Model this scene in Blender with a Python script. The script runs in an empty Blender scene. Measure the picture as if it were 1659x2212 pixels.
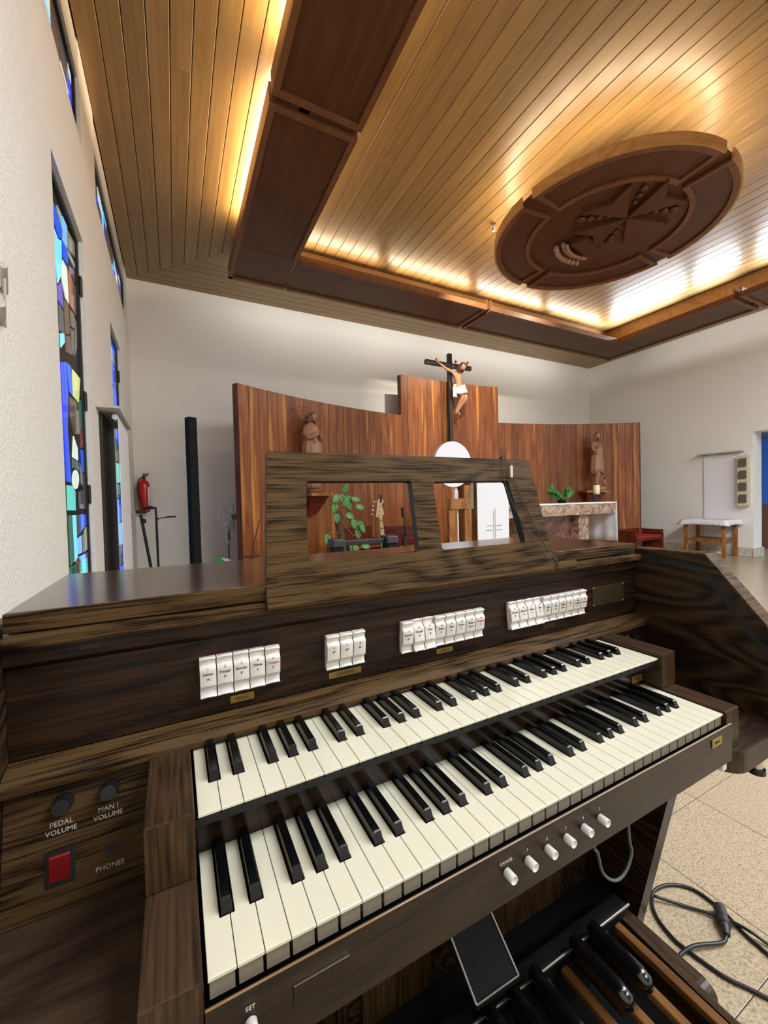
import bpy, bmesh, math, random
from math import sin, cos, pi, radians
from mathutils import Vector, Matrix
random.seed(7)
S = bpy.context.scene
COL = S.collection

# ------------------------------------------------------------------ camera
CAMPOS = (-0.0114, -0.3626, 1.1920)
RX = Vector((0.88798, -0.45912, -0.02519)); RD = Vector((-0.03299, -0.00897, -0.99942)); RF = None
def setup_camera():
    cd = bpy.data.cameras.new('camera'); co = bpy.data.objects.new('camera', cd); COL.objects.link(co)
    cd.sensor_fit = 'HORIZONTAL'; cd.sensor_width = 36.0
    cd.lens = 876.63 / 1659.0 * 36.0
    cd.clip_start = 0.02; cd.clip_end = 60
    x = RX.normalized(); d = (RD - RD.dot(x) * x).normalized(); f = x.cross(d)
    m = Matrix((( x.x, -d.x, -f.x, CAMPOS[0]), (x.y, -d.y, -f.y, CAMPOS[1]), (x.z, -d.z, -f.z, CAMPOS[2]), (0, 0, 0, 1)))
    co.matrix_world = m
    S.camera = co
setup_camera()

# ------------------------------------------------------------------ world, exposure, main lights
W = bpy.data.worlds.new('world'); S.world = W; W.use_nodes = True
W.node_tree.nodes['Background'].inputs[0].default_value = (0.35, 0.5, 0.8, 1)
W.node_tree.nodes['Background'].inputs[1].default_value = 0.3
S.view_settings.view_transform = 'Standard'
S.view_settings.look = 'None'
S.view_settings.exposure = 0.08
S.view_settings.gamma = 1.0
S.view_settings.use_curve_mapping = False

WARM = (1.0, 0.74, 0.46); WARMW = (1.0, 0.83, 0.62); NEUT = (1.0, 0.96, 0.90); COOL = (0.86, 0.92, 1.0)
def area(loc, direction, sx, sy, power, color, name='area_lamp', spread=pi, xaxis=(1, 0, 0)):
    d = bpy.data.lights.new(name, 'AREA'); d.shape = 'RECTANGLE'; d.size = sx; d.size_y = sy
    d.energy = power; d.color = color; d.spread = spread
    o = bpy.data.objects.new(name, d); COL.objects.link(o)
    o.location = loc
    z = -Vector(direction).normalized(); x = Vector(xaxis); x = (x - z * x.dot(z)).normalized(); y = z.cross(x)
    o.rotation_euler = Matrix(((x.x, y.x, z.x), (x.y, y.y, z.y), (x.z, y.z, z.z))).to_euler()
    return o
def spot(loc, target, power, color, ang, blend=0.4, r=0.03, name='spot_lamp'):
    d = bpy.data.lights.new(name, 'SPOT'); d.energy = power; d.color = color
    d.spot_size = radians(ang); d.spot_blend = blend; d.shadow_soft_size = r
    o = bpy.data.objects.new(name, d); COL.objects.link(o); o.location = loc
    o.rotation_euler = (Vector(target) - Vector(loc)).to_track_quat('-Z', 'Y').to_euler()
    return o
# nave ceiling lamps behind and beside the camera
area((4.8, -1.1, 4.30), (0, 0, -1), 7.0, 1.0, 480, (0.93, 0.965, 1.0), 'nave_lamp')
area((4.8, -3.6, 4.30), (0, 0, -1), 7.0, 1.0, 300, (0.93, 0.965, 1.0), 'nave_lamp')
area((0.25, -0.9, 3.6), (-0.75, 1.0, -.45), 0.3, 0.3, 9, (.93, 1.0, .97), 'wall_glow_fill')  # unseen light added for the greenish glow on the left wall
# lamps lying in the channels of the hanging ceiling frame (z of the frame floor 4.22)
ZL = 4.262
for (y0, y1) in ((0.5, 2.55), (2.95, 4.5)):
    area((0.82, (y0 + y1) / 2, 4.372), (-0.6, 0, 1), 0.05, y1 - y0, 40 * (y1 - y0) / 1.8, WARM, 'cove_lamp_outer')
    area((1.13, (y0 + y1) / 2, 4.36), (0.8, 0, 1), 0.05, y1 - y0, 12 * (y1 - y0) / 1.8, WARM, 'cove_lamp_inner')
for (x0, x1) in ((0.95, 2.3), (2.6, 4.4), (4.7, 6.3), (6.5, 8.2)):
    area(((x0 + x1) / 2, 5.315, 4.388), (0, 1, 0.25), x1 - x0, 0.04, 10.5 * (x1 - x0) / 1.8, NEUT, 'cove_lamp_outer')
for i, (x0, x1) in enumerate(((1.3, 2.8), (3.0, 4.5), (4.7, 6.2), (6.4, 7.9))):
    area(((x0 + x1) / 2, 5.08, 4.53), (0, -1.3, 1), x1 - x0, 0.05, (5.5 + 1.0 * i) * (x1 - x0) / 1.3, (1.0, 0.80, 0.56) if i < 2 else (1, .88, .74), 'cove_lamp_inner', radians(130))
for (y0, y1) in ((3.65, 4.95), (2.88, 3.45), (1.95, 2.58), (0.75, 1.75)):
    area((8.19, (y0 + y1) / 2, 4.40), (-1.3, 0, 1), 0.05, y1 - y0, 20 * (y1 - y0), COOL, 'cove_lamp_inner', radians(130))
for (y0, y1) in ((0.5, 5.0),):
    area((8.50, (y0 + y1) / 2, 4.41), (1, 0, .4), 0.04, y1 - y0, 12, NEUT, 'cove_lamp_outer')
for k in range(18):                                     # round ceiling medallion
    a = 2 * pi * k / 18 + .3
    area((4.48 + 1.0 * cos(a), 2.66 + 1.0 * sin(a), 4.31), (cos(a) * .5, sin(a) * .5, 1), 0.31, 0.05, (3.4 if cos(a) < .2 else 2.0), (1.0, 0.80, 0.54), 'medallion_lamp', pi, (-sin(a), cos(a), 0))
# spot lamp beside the medallion, aimed at the crucifix and the screen
spot((3.75, 3.62, 4.56), (5.0, 5.95, 2.6), 380, (1.0, 0.90, 0.76), 80, 0.8, 0.02)
spot((6.15, 3.75, 4.6), (3.4, 5.9, 2.2), 110, (1.0, 0.84, 0.62), 95, 0.8, 0.03)
# light in the side room beyond the opening
area((10.9, 2.2, 2.25), (0.6, 0, -0.6), 1.0, 1.0, 60, (0.55, 0.74, 1.0), 'side_room_lamp')

# ------------------------------------------------------------------ helpers
def srgb(r, g, b):
    f = lambda c: (c / 255 / 12.92) if c <= 10 else ((c / 255 + 0.055) / 1.055) ** 2.4
    return (f(r), f(g), f(b), 1.0)
MATS = {}
def newmat(name):
    m = bpy.data.materials.new(name); m.use_nodes = True
    nt = m.node_tree; return m, nt, nt.nodes['Principled BSDF']
def plain(name, c, rough=0.5, metal=0.0, noise=0.0, nscale=20, bump=0.0, bscale=60, spec=0.5, coat=0.0, emit=None, es=0.0, trans=0, alpha=1):
    if name in MATS: return MATS[name]
    m, nt, p = newmat(name); L = nt.links; N = nt.nodes
    p.inputs['Base Color'].default_value = srgb(*c)
    p.inputs['Roughness'].default_value = rough; p.inputs['Metallic'].default_value = metal
    p.inputs['Specular IOR Level'].default_value = spec; p.inputs['Coat Weight'].default_value = coat
    p.inputs['Coat Roughness'].default_value = 0.08
    p.inputs['Transmission Weight'].default_value = trans
    p.inputs['Alpha'].default_value = alpha
    if emit: p.inputs['Emission Color'].default_value = srgb(*emit); p.inputs['Emission Strength'].default_value = es
    if noise or bump:
        tc = N.new('ShaderNodeTexCoord')
    if noise:
        n = N.new('ShaderNodeTexNoise'); n.inputs['Scale'].default_value = nscale; n.inputs['Detail'].default_value = 5
        L.new(tc.outputs['Object'], n.inputs['Vector'])
        mx = N.new('ShaderNodeMix'); mx.data_type = 'RGBA'
        a = srgb(*c); k = 1 - noise
        mx.inputs[6].default_value = (a[0] * k, a[1] * k, a[2] * k, 1); mx.inputs[7].default_value = (min(1, a[0] * (1 + noise * .5)), min(1, a[1] * (1 + noise * .5)), min(1, a[2] * (1 + noise * .5)), 1)
        L.new(n.outputs['Fac'], mx.inputs[0]); L.new(mx.outputs[2], p.inputs['Base Color'])
    if bump:
        n2 = N.new('ShaderNodeTexNoise'); n2.inputs['Scale'].default_value = bscale; n2.inputs['Detail'].default_value = 4
        L.new(tc.outputs['Object'], n2.inputs['Vector'])
        b = N.new('ShaderNodeBump'); b.inputs['Strength'].default_value = bump; b.inputs['Distance'].default_value = 0.01
        L.new(n2.outputs['Fac'], b.inputs['Height']); L.new(b.outputs['Normal'], p.inputs['Normal'])
    MATS[name] = m; return m

def wood(name, cols, axis='X', fine=90, coarse=7, stretch=0.06, contrast=(0.3, 0.7), rough=0.35, ringmix=0.5, rand=0.0, bump=0.15, coat=0.0, spec=.3, sap=None, wscale=9, dist=6):
    """grain streaks along an axis; cols dark to light"""
    if name in MATS: return MATS[name]
    m, nt, p = newmat(name); L = nt.links; N = nt.nodes
    tc = N.new('ShaderNodeTexCoord'); oi = N.new('ShaderNodeObjectInfo')
    off = N.new('ShaderNodeVectorMath'); off.operation = 'SCALE'; off.inputs[0].default_value = (13.1, 7.7, 5.3)
    L.new(oi.outputs['Random'], off.inputs[3])
    add = N.new('ShaderNodeVectorMath'); add.operation = 'ADD'
    L.new(tc.outputs['Object'], add.inputs[0]); L.new(off.outputs[0], add.inputs[1])
    sc = {'X': (stretch, 1, 1), 'Y': (1, stretch, 1), 'Z': (1, 1, stretch)}[axis]
    mp = N.new('ShaderNodeMapping'); mp.inputs['Scale'].default_value = sc
    L.new(add.outputs[0], mp.inputs['Vector'])
    n1 = N.new('ShaderNodeTexNoise'); n1.inputs['Scale'].default_value = fine; n1.inputs['Detail'].default_value = 3; n1.inputs['Roughness'].default_value = .6
    L.new(mp.outputs[0], n1.inputs['Vector'])
    # warped rings
    sc2 = {'X': (.22, 1, 1), 'Y': (1, .22, 1), 'Z': (1, 1, .22)}[axis]
    mp2 = N.new('ShaderNodeMapping'); mp2.inputs['Scale'].default_value = sc2
    L.new(add.outputs[0], mp2.inputs['Vector'])
    n2 = N.new('ShaderNodeTexNoise'); n2.inputs['Scale'].default_value = coarse; n2.inputs['Detail'].default_value = 1.5
    L.new(mp2.outputs[0], n2.inputs['Vector'])
    mul = N.new('ShaderNodeMath'); mul.operation = 'MULTIPLY'; mul.inputs[1].default_value = wscale
    L.new(n2.outputs['Fac'], mul.inputs[0])
    fr = N.new('ShaderNodeMath'); fr.operation = 'PINGPONG'; fr.inputs[1].default_value = 0.5
    L.new(mul.outputs[0], fr.inputs[0])
    r2 = N.new('ShaderNodeMath'); r2.operation = 'MULTIPLY'; r2.inputs[1].default_value = 2.0; L.new(fr.outputs[0], r2.inputs[0])
    mixf = N.new('ShaderNodeMix'); mixf.data_type = 'FLOAT'; mixf.inputs[0].default_value = ringmix
    L.new(n1.outputs['Fac'], mixf.inputs[2]); L.new(r2.outputs[0], mixf.inputs[3])
    cr = N.new('ShaderNodeValToRGB'); e = cr.color_ramp.elements
    lo, hi = contrast
    e[0].position = lo; e[0].color = srgb(*cols[0]); e[1].position = hi; e[1].color = srgb(*cols[-1])
    if len(cols) == 3:
        el = e.new((lo + hi) / 2); el.color = srgb(*cols[1])
    L.new(mixf.outputs[0], cr.inputs['Fac'])
    out = cr.outputs['Color']
    if sap:                                           # pale sapwood streaks, different on every board
        mp3 = N.new('ShaderNodeMapping'); s3 = {'X': (.05, 1, 1), 'Y': (1, .05, 1), 'Z': (1, 1, .05)}[axis]
        mp3.inputs['Scale'].default_value = s3; L.new(add.outputs[0], mp3.inputs['Vector'])
        n3 = N.new('ShaderNodeTexNoise'); n3.inputs['Scale'].default_value = 8; n3.inputs['Detail'].default_value = 2
        L.new(mp3.outputs[0], n3.inputs['Vector'])
        cr3 = N.new('ShaderNodeValToRGB'); cr3.color_ramp.elements[0].position = .60; cr3.color_ramp.elements[1].position = .68
        L.new(n3.outputs['Fac'], cr3.inputs['Fac'])
        mx = N.new('ShaderNodeMix'); mx.data_type = 'RGBA'; mx.inputs[7].default_value = srgb(*sap)
        L.new(cr3.outputs['Color'], mx.inputs[0]); L.new(out, mx.inputs[6]); out = mx.outputs[2]
    if rand:
        hv = N.new('ShaderNodeHueSaturation'); mr = N.new('ShaderNodeMapRange')
        mr.inputs[3].default_value = 1 - rand; mr.inputs[4].default_value = 1 + rand * .6
        L.new(oi.outputs['Random'], mr.inputs[0]); L.new(mr.outputs[0], hv.inputs['Value']); L.new(out, hv.inputs['Color']); out = hv.outputs[0]
    L.new(out, p.inputs['Base Color'])
    p.inputs['Roughness'].default_value = rough; p.inputs['Coat Weight'].default_value = coat; p.inputs['Coat Roughness'].default_value = .12; p.inputs['Specular IOR Level'].default_value = spec
    if bump:
        b = N.new('ShaderNodeBump'); b.inputs['Strength'].default_value = bump; b.inputs['Distance'].default_value = 0.002
        L.new(n1.outputs['Fac'], b.inputs['Height']); L.new(b.outputs['Normal'], p.inputs['Normal'])
    MATS[name] = m; return m

class B:
    """collects shapes in world coordinates; make() links them as one mesh object"""
    def __init__(s): s.v = []; s.f = []; s.sm = []
    def add(s, vs, fs, smooth=False):
        n = len(s.v); s.v += [tuple(v) for v in vs]; s.f += [tuple(i + n for i in f) for f in fs]; s.sm += [smooth] * len(fs); return s
    def box(s, x0, y0, z0, x1, y1, z1):
        x0, x1 = min(x0, x1), max(x0, x1); y0, y1 = min(y0, y1), max(y0, y1); z0, z1 = min(z0, z1), max(z0, z1)
        return s.add([(x0, y0, z0), (x1, y0, z0), (x1, y1, z0), (x0, y1, z0), (x0, y0, z1), (x1, y0, z1), (x1, y1, z1), (x0, y1, z1)],
                     [(0, 3, 2, 1), (4, 5, 6, 7), (0, 1, 5, 4), (1, 2, 6, 5), (2, 3, 7, 6), (3, 0, 4, 7)])
    def bbox(s, x0, y0, z0, x1, y1, z1, b=0.003):
        """box with chamfered edges"""
        x0, x1 = min(x0, x1), max(x0, x1); y0, y1 = min(y0, y1), max(y0, y1); z0, z1 = min(z0, z1), max(z0, z1)
        bm = bmesh.new(); bmesh.ops.create_cube(bm, size=1)
        for v in bm.verts: v.co = Vector(((x0 + x1) / 2 + v.co.x * (x1 - x0), (y0 + y1) / 2 + v.co.y * (y1 - y0), (z0 + z1) / 2 + v.co.z * (z1 - z0)))
        bmesh.ops.bevel(bm, geom=list(bm.edges), offset=b, segments=2, affect='EDGES', profile=0.6)
        bm.verts.index_update()
        s.add([v.co[:] for v in bm.verts], [[v.index for v in f.verts] for f in bm.faces]); bm.free(); return s
    def prism(s, poly, axis, a, b):
        """poly in the two other axes, extruded a..b along axis"""
        def P(u, w, t): return {'X': (t, u, w), 'Y': (u, t, w), 'Z': (u, w, t)}[axis]
        n = len(poly)
        ar = sum(poly[i][0] * poly[(i + 1) % n][1] - poly[(i + 1) % n][0] * poly[i][1] for i in range(n))
        if a > b: a, b = b, a
        if (ar < 0) != (axis == 'Y'): poly = poly[::-1]
        vs = [P(u, w, a) for u, w in poly] + [P(u, w, b) for u, w in poly]
        fs = [tuple(range(n))[::-1], tuple(range(n, 2 * n))] + [(i, (i + 1) % n, n + (i + 1) % n, n + i) for i in range(n)]
        return s.add(vs, fs)
    def cyl(s, p0, p1, r0, r1=None, n=16, caps=True, smooth=True):
        if r1 is None: r1 = r0
        p0 = Vector(p0); p1 = Vector(p1); d = (p1 - p0).normalized()
        u = d.orthogonal().normalized(); w = d.cross(u)
        vs = []
        for p, r in ((p0, r0), (p1, r1)):
            for i in range(n):
                a = 2 * pi * i / n; vs.append(p + (u * cos(a) + w * sin(a)) * r)
        s.add(vs, [(i, (i + 1) % n, n + (i + 1) % n, n + i) for i in range(n)], smooth)
        if caps: s.add(vs, [tuple(range(n))[::-1], tuple(range(n, 2 * n))], False)
        return s
    def tube(s, pts, r, n=10, closed=False, rr=None):
        pts = [Vector(p) for p in pts]; m = len(pts); rings = []
        prev = None
        for i, p in enumerate(pts):
            if closed: t = pts[(i + 1) % m] - pts[i - 1]
            else: t = pts[min(i + 1, m - 1)] - pts[max(i - 1, 0)]
            t.normalize()
            u = t.orthogonal().normalized() if prev is None else (prev - t * prev.dot(t)).normalized()
            prev = u; w = t.cross(u); q = rr[i] if rr else r
            rings.append([p + (u * cos(2 * pi * k / n) + w * sin(2 * pi * k / n)) * q for k in range(n)])
        vs = [v for g in rings for v in g]; fs = []
        for i in range(m if closed else m - 1):
            j = (i + 1) % m
            for k in range(n): fs.append((i * n + k, i * n + (k + 1) % n, j * n + (k + 1) % n, j * n + k))
        if not closed: fs += [tuple(range(n))[::-1], tuple(range((m - 1) * n, m * n))]
        return s.add(vs, fs, True)
    def lathe(s, prof, c=(0, 0, 0), n=24, sx=1, sy=1):
        vs = []; m = len(prof)
        for r, z in prof:
            for k in range(n): vs.append((c[0] + r * cos(2 * pi * k / n) * sx, c[1] + r * sin(2 * pi * k / n) * sy, c[2] + z))
        fs = [(i * n + k, i * n + (k + 1) % n, (i + 1) * n + (k + 1) % n, (i + 1) * n + k) for i in range(m - 1) for k in range(n)]
        fs += [tuple(range(n))[::-1], tuple(range((m - 1) * n, m * n))]
        return s.add(vs, fs, True)
    def ball(s, c, rx, ry=None, rz=None, n=14, m=9):
        ry = ry or rx; rz = rz or rx; vs = []
        for i in range(m + 1):
            t = pi * i / m
            for k in range(n): vs.append((c[0] + rx * sin(t) * cos(2 * pi * k / n), c[1] + ry * sin(t) * sin(2 * pi * k / n), c[2] - rz * cos(t)))
        return s.add(vs, [(i * n + k, i * n + (k + 1) % n, (i + 1) * n + (k + 1) % n, (i + 1) * n + k) for i in range(m) for k in range(n)], True)
    def sheet(s, grid, th=0.002):
        """grid of points [i][j] -> thin solid sheet"""
        a = len(grid); b = len(grid[0]); g = [[Vector(p) for p in r] for r in grid]
        vs = []
        for sgn in (1, -1):
            for i in range(a):
                for j in range(b):
                    du = g[min(i + 1, a - 1)][j] - g[max(i - 1, 0)][j]; dv = g[i][min(j + 1, b - 1)] - g[i][max(j - 1, 0)]
                    nn = du.cross(dv); nn = nn.normalized() if nn.length > 1e-9 else Vector((0, 0, 1))
                    vs.append(g[i][j] + nn * th / 2 * sgn)
        o = a * b; fs = []
        for i in range(a - 1):
            for j in range(b - 1):
                q = (i * b + j, (i + 1) * b + j, (i + 1) * b + j + 1, i * b + j + 1)
                fs.append(q); fs.append(tuple(k + o for k in q[::-1]))
        edge = [(i, 0) for i in range(a)] + [(a - 1, j) for j in range(1, b)] + [(i, b - 1) for i in range(a - 2, -1, -1)] + [(0, j) for j in range(b - 2, 0, -1)]
        for k in range(len(edge)):
            p, q = edge[k], edge[(k + 1) % len(edge)]; P, Q = p[0] * b + p[1], q[0] * b + q[1]
            fs.append((P, P + o, Q + o, Q))
        return s.add(vs, fs, True)
    def mesh(s, name, mat, base=(0, 0, 0)):
        me = bpy.data.meshes.new(name)
        me.from_pydata([(v[0] - base[0], v[1] - base[1], v[2] - base[2]) for v in s.v], [], s.f)
        me.polygons.foreach_set('use_smooth', s.sm); me.materials.append(mat); me.validate(); me.update(); return me
    def make(s, name, mat, parent=None, label=None, origin=None):
        """verts are world coordinates; origin of the object at `origin` (world)"""
        base = Vector(origin) if origin is not None else (wloc(parent) if parent else Vector((0, 0, 0)))
        o = bpy.data.objects.new(name, s.mesh(name, mat, base)); COL.objects.link(o)
        if parent: o.parent = parent; o.location = base - wloc(parent)
        else: o.location = base
        if label: o['label'] = label
        return o
def wloc(o):
    v = Vector((0, 0, 0))
    while o: v += o.location; o = o.parent
    return v
def thing(name, label, cat, loc=(0, 0, 0), group=None):
    o = bpy.data.objects.new(name, None); o.empty_display_size = .05; COL.objects.link(o); o.location = loc
    o['label'] = label; o['category'] = cat
    if group: o['group'] = group
    return o
def tag(o, label, cat, group=None):
    o['label'] = label; o['category'] = cat
    if group: o['group'] = group
    return o
def struct(o): o['kind'] = 'structure'; return o
def place(mesh, name, loc, parent, rot=None, label=None):
    o = bpy.data.objects.new(name, mesh); COL.objects.link(o); o.parent = parent
    o.location = Vector(loc) - wloc(parent)
    if rot: o.rotation_euler = rot
    if label: o['label'] = label
    return o
def smooth_path(pts, k=6, closed=False):
    pts = [Vector(p) for p in pts]; n = len(pts); out = []
    for i in range(n if closed else n - 1):
        if closed: a, b, c, d = pts[i - 1], pts[i], pts[(i + 1) % n], pts[(i + 2) % n]
        else: a, b, c, d = pts[max(i - 1, 0)], pts[i], pts[i + 1], pts[min(i + 2, n - 1)]
        for j in range(k):
            t = j / k
            out.append(0.5 * ((2 * b) + (c - a) * t + (2 * a - 5 * b + 4 * c - d) * t * t + (-a + 3 * b - 3 * c + d) * t ** 3))
    if not closed: out.append(pts[-1])
    return out
TEXTQ = []
def text(name, body, size, mat, M, parent, align='CENTER', sx=1.0, label=None, space=1.0):
    """queue lettering: M maps local (x right, y up, z out) to world"""
    TEXTQ.append((name, body, size, mat, M, parent, align, sx, label, space))
def frame(o, x, y):
    x = Vector(x).normalized(); y = Vector(y).normalized(); z = x.cross(y)
    return Matrix(((x.x, y.x, z.x, o[0]), (x.y, y.y, z.y, o[1]), (x.z, y.z, z.z, o[2]), (0, 0, 0, 1)))
def flush_text():
    objs = []
    for (name, body, size, mat, M, parent, align, sx, label, space) in TEXTQ:
        c = bpy.data.curves.new(name, 'FONT'); c.body = body; c.size = size; c.align_x = align; c.align_y = 'CENTER'; c.extrude = 0.00015
        c.space_line = space; c.resolution_u = 2
        o = bpy.data.objects.new(name + '_tmp', c); COL.objects.link(o); objs.append(o)
    dg = bpy.context.evaluated_depsgraph_get(); dg.update()
    for o, (name, body, size, mat, M, parent, align, sx, label, space) in zip(objs, TEXTQ):
        me = bpy.data.meshes.new_from_object(o.evaluated_get(dg)); me.name = name
        me.transform(Matrix.Diagonal((sx, 1, 1, 1))); me.transform(M)
        if not any(abs(a) > 1e-9 for a in parent.rotation_euler): me.transform(Matrix.Translation(-wloc(parent)))
        me.materials.clear(); me.materials.append(mat)
        q = bpy.data.objects.new(name, me); COL.objects.link(q); q.parent = parent
        if label: q['label'] = label
    for o in objs:
        c = o.data; bpy.data.objects.remove(o); bpy.data.curves.remove(c)
def skin(name, joints, edges, mat, parent=None, root=0, sub=2):
    """joints: [(x,y,z,r)], one continuous skinned surface"""
    me = bpy.data.meshes.new(name); base = wloc(parent) if parent else Vector((0, 0, 0))
    me.from_pydata([Vector(j[:3]) - base for j in joints], edges, []); me.materials.append(mat)
    o = bpy.data.objects.new(name, me); COL.objects.link(o)
    if parent: o.parent = parent
    md = o.modifiers.new('skin', 'SKIN'); md.use_smooth_shade = True; md.branch_smoothing = 0.4
    sv = me.skin_vertices[0].data
    for i, j in enumerate(joints):
        sv[i].radius = (j[3], j[3]); sv[i].use_root = (i == root)
    sb = o.modifiers.new('sub', 'SUBSURF'); sb.levels = sub; sb.render_levels = sub
    return o
# ------------------------------------------------------------------ materials
M_wall = plain('stucco_white', (232, 230, 222), 0.85, noise=0.05, nscale=1.5, bump=0.55, bscale=75)
M_wallf = plain('plaster_white', (234, 232, 226), 0.8, noise=0.04, nscale=1.2, bump=0.12, bscale=60)
M_conc = plain('painted_concrete', (196, 192, 184), 0.8, noise=0.18, nscale=30, bump=0.3, bscale=90)
M_ceil = wood('ceiling_pine_y', [(124, 94, 53), (154, 122, 75)], 'Y', fine=26, coarse=3.2, stretch=.03, contrast=(.25, .75), rough=.36, ringmix=.10, rand=.14, bump=.03, wscale=9, spec=.5)
M_ceilx = wood('ceiling_pine_x', [(124, 94, 53), (154, 122, 75)], 'X', fine=26, coarse=3.2, stretch=.03, contrast=(.25, .75), rough=.36, ringmix=.10, rand=.14, bump=.03, wscale=9, spec=.5)
M_ceilback = plain('ceiling_dark_backing', (40, 26, 14), 0.9)
M_tray = wood('mahogany_veneer', [(78, 46, 24), (94, 59, 34)], 'Y', fine=18, coarse=2, stretch=.08, rough=.38, ringmix=.15, bump=.03)
M_traylip = wood('mahogany_lip', [(104, 64, 38), (122, 80, 50)], 'Y', fine=18, coarse=2, stretch=.08, rough=.4, ringmix=.15, bump=.03)
M_core = wood('light_oak_core', [(160, 112, 62), (182, 136, 82)], 'X', fine=20, coarse=2, stretch=.06, rough=.45, ringmix=.2, bump=.03)
M_screen = wood('screen_hardwood', [(104, 56, 32), (134, 78, 44), (156, 102, 62)], 'Z', fine=26, coarse=3.0, stretch=.07, contrast=(.2, .8), rough=.34, ringmix=.22, rand=.34, bump=.05, sap=(196, 132, 66), wscale=5)
M_screenedge = wood('screen_edge_wood', [(84, 42, 30), (104, 56, 40)], 'Z', fine=20, coarse=2, rough=.25, bump=.03)
M_oak = wood('dark_oak_x', [(24, 15, 8), (60, 43, 23), (80, 60, 36)], 'X', fine=330, coarse=9, stretch=.030, contrast=(.36, .56), rough=.5, spec=.08, ringmix=.16, bump=.1, wscale=12)
M_oakp = wood('dark_oak_panel', [(16, 9, 5), (34, 21, 11), (48, 31, 16)], 'X', fine=210, coarse=7, stretch=.05, contrast=(.34, .66), rough=.40, spec=.2, ringmix=.2, bump=.2, wscale=12)
M_oaky = wood('dark_oak_y', [(32, 21, 14), (56, 40, 27), (70, 52, 36)], 'Y', fine=260, coarse=9, stretch=.04, contrast=(.3, .7), rough=.36, ringmix=.12, bump=.2)
M_oakz = wood('dark_oak_z', [(26, 16, 9), (54, 37, 19), (76, 54, 28)], 'Z', fine=260, coarse=9, stretch=.04, contrast=(.3, .7), rough=.4, ringmix=.12, bump=.2)
M_oaks = wood('dark_oak_side', [(15, 9, 5), (38, 25, 13), (54, 37, 19)], 'Y', fine=150, coarse=9, stretch=.07, contrast=(.3, .7), rough=.42, ringmix=.45, bump=.2, wscale=16)
M_oaktop = wood('dark_oak_lid', [(40, 26, 18), (60, 43, 31)], 'X', fine=150, coarse=8, stretch=.04, rough=.16, spec=.5, ringmix=.3, bump=.06, coat=.35)
M_slip = wood('slip_oak', [(13, 8, 4), (34, 22, 10), (46, 31, 15)], 'X', fine=240, coarse=6, stretch=.04, contrast=(.3, .7), rough=.38, ringmix=.15, bump=.1, spec=.3)
M_blacktrim = plain('black_groove', (16, 15, 16), 0.5)
M_white = plain('ivory_key', (206, 201, 180), 0.20, spec=.5, coat=.2)
M_keyshade = plain('key_front', (132, 122, 104), 0.6)  # shade on the key fronts put into the colour
M_fascia = wood('glossy_fascia', [(20, 11, 6), (40, 25, 14)], 'X', fine=150, coarse=6, stretch=.05, rough=.18, ringmix=.2, bump=.03, spec=.4)
M_black = plain('black_key', (8, 8, 9), 0.2, spec=.35, coat=.15)
M_tab = plain('white_tab', (204, 199, 192), 0.25, coat=.2)
M_print = plain('black_print', (20, 20, 22), 0.6)
M_printr = plain('red_print', (190, 40, 40), 0.6)
M_printw = plain('white_print', (190, 184, 170), 0.6)
M_printd = plain('dark_engraving', (24, 18, 10), 0.6)
M_brass = plain('brass_plate', (150, 122, 66), 0.34, metal=.8, noise=.15, nscale=40)
M_brassd = plain('aged_brass', (82, 68, 44), 0.4, metal=.7, noise=.2, nscale=40)
M_blk = plain('black_plastic', (18, 18, 20), 0.42)
M_blkmat = plain('black_matt', (12, 12, 13), 0.7, spec=.2)
M_shelf = wood('shelf_oak', [(44, 32, 23), (70, 54, 40)], 'X', fine=170, coarse=8, stretch=.05, rough=.45, ringmix=.35, bump=.06, spec=.25)
M_red = plain('red_plastic', (190, 20, 24), 0.25, coat=.3)
M_redrec = plain('red_felt', (70, 14, 12), 0.9)
M_chrome = plain('chrome', (205, 205, 210), 0.14, metal=1)
M_steel = plain('dull_steel', (120, 116, 108), 0.35, metal=.8)
M_lead = plain('window_lead', (26, 24, 24), 0.5)
M_alu = plain('bronze_frame', (48, 44, 42), 0.45, metal=.3)
M_marble = None

def floor_mat():
    m, nt, p = newmat('terrazzo'); L = nt.links; N = nt.nodes
    tc = N.new('ShaderNodeTexCoord'); oi = N.new('ShaderNodeObjectInfo')
    off = N.new('ShaderNodeVectorMath'); off.operation = 'SCALE'; off.inputs[0].default_value = (3, 5, 7); L.new(oi.outputs['Random'], off.inputs[3])
    ad = N.new('ShaderNodeVectorMath'); L.new(tc.outputs['Object'], ad.inputs[0]); L.new(off.outputs[0], ad.inputs[1])
    v = N.new('ShaderNodeTexNoise'); v.inputs['Scale'].default_value = 170; v.inputs['Detail'].default_value = 2; L.new(ad.outputs[0], v.inputs['Vector'])
    cr = N.new('ShaderNodeValToRGB'); e = cr.color_ramp.elements
    e[0].position = .30; e[0].color = srgb(136, 117, 92); e[1].position = .46; e[1].color = srgb(164, 147, 122)
    x = e.new(.70); x.color = srgb(182, 166, 140)
    L.new(v.outputs['Fac'], cr.inputs[0]); L.new(cr.outputs[0], p.inputs['Base Color'])
    p.inputs['Roughness'].default_value = .24
    return m
M_floor = floor_mat()
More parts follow.
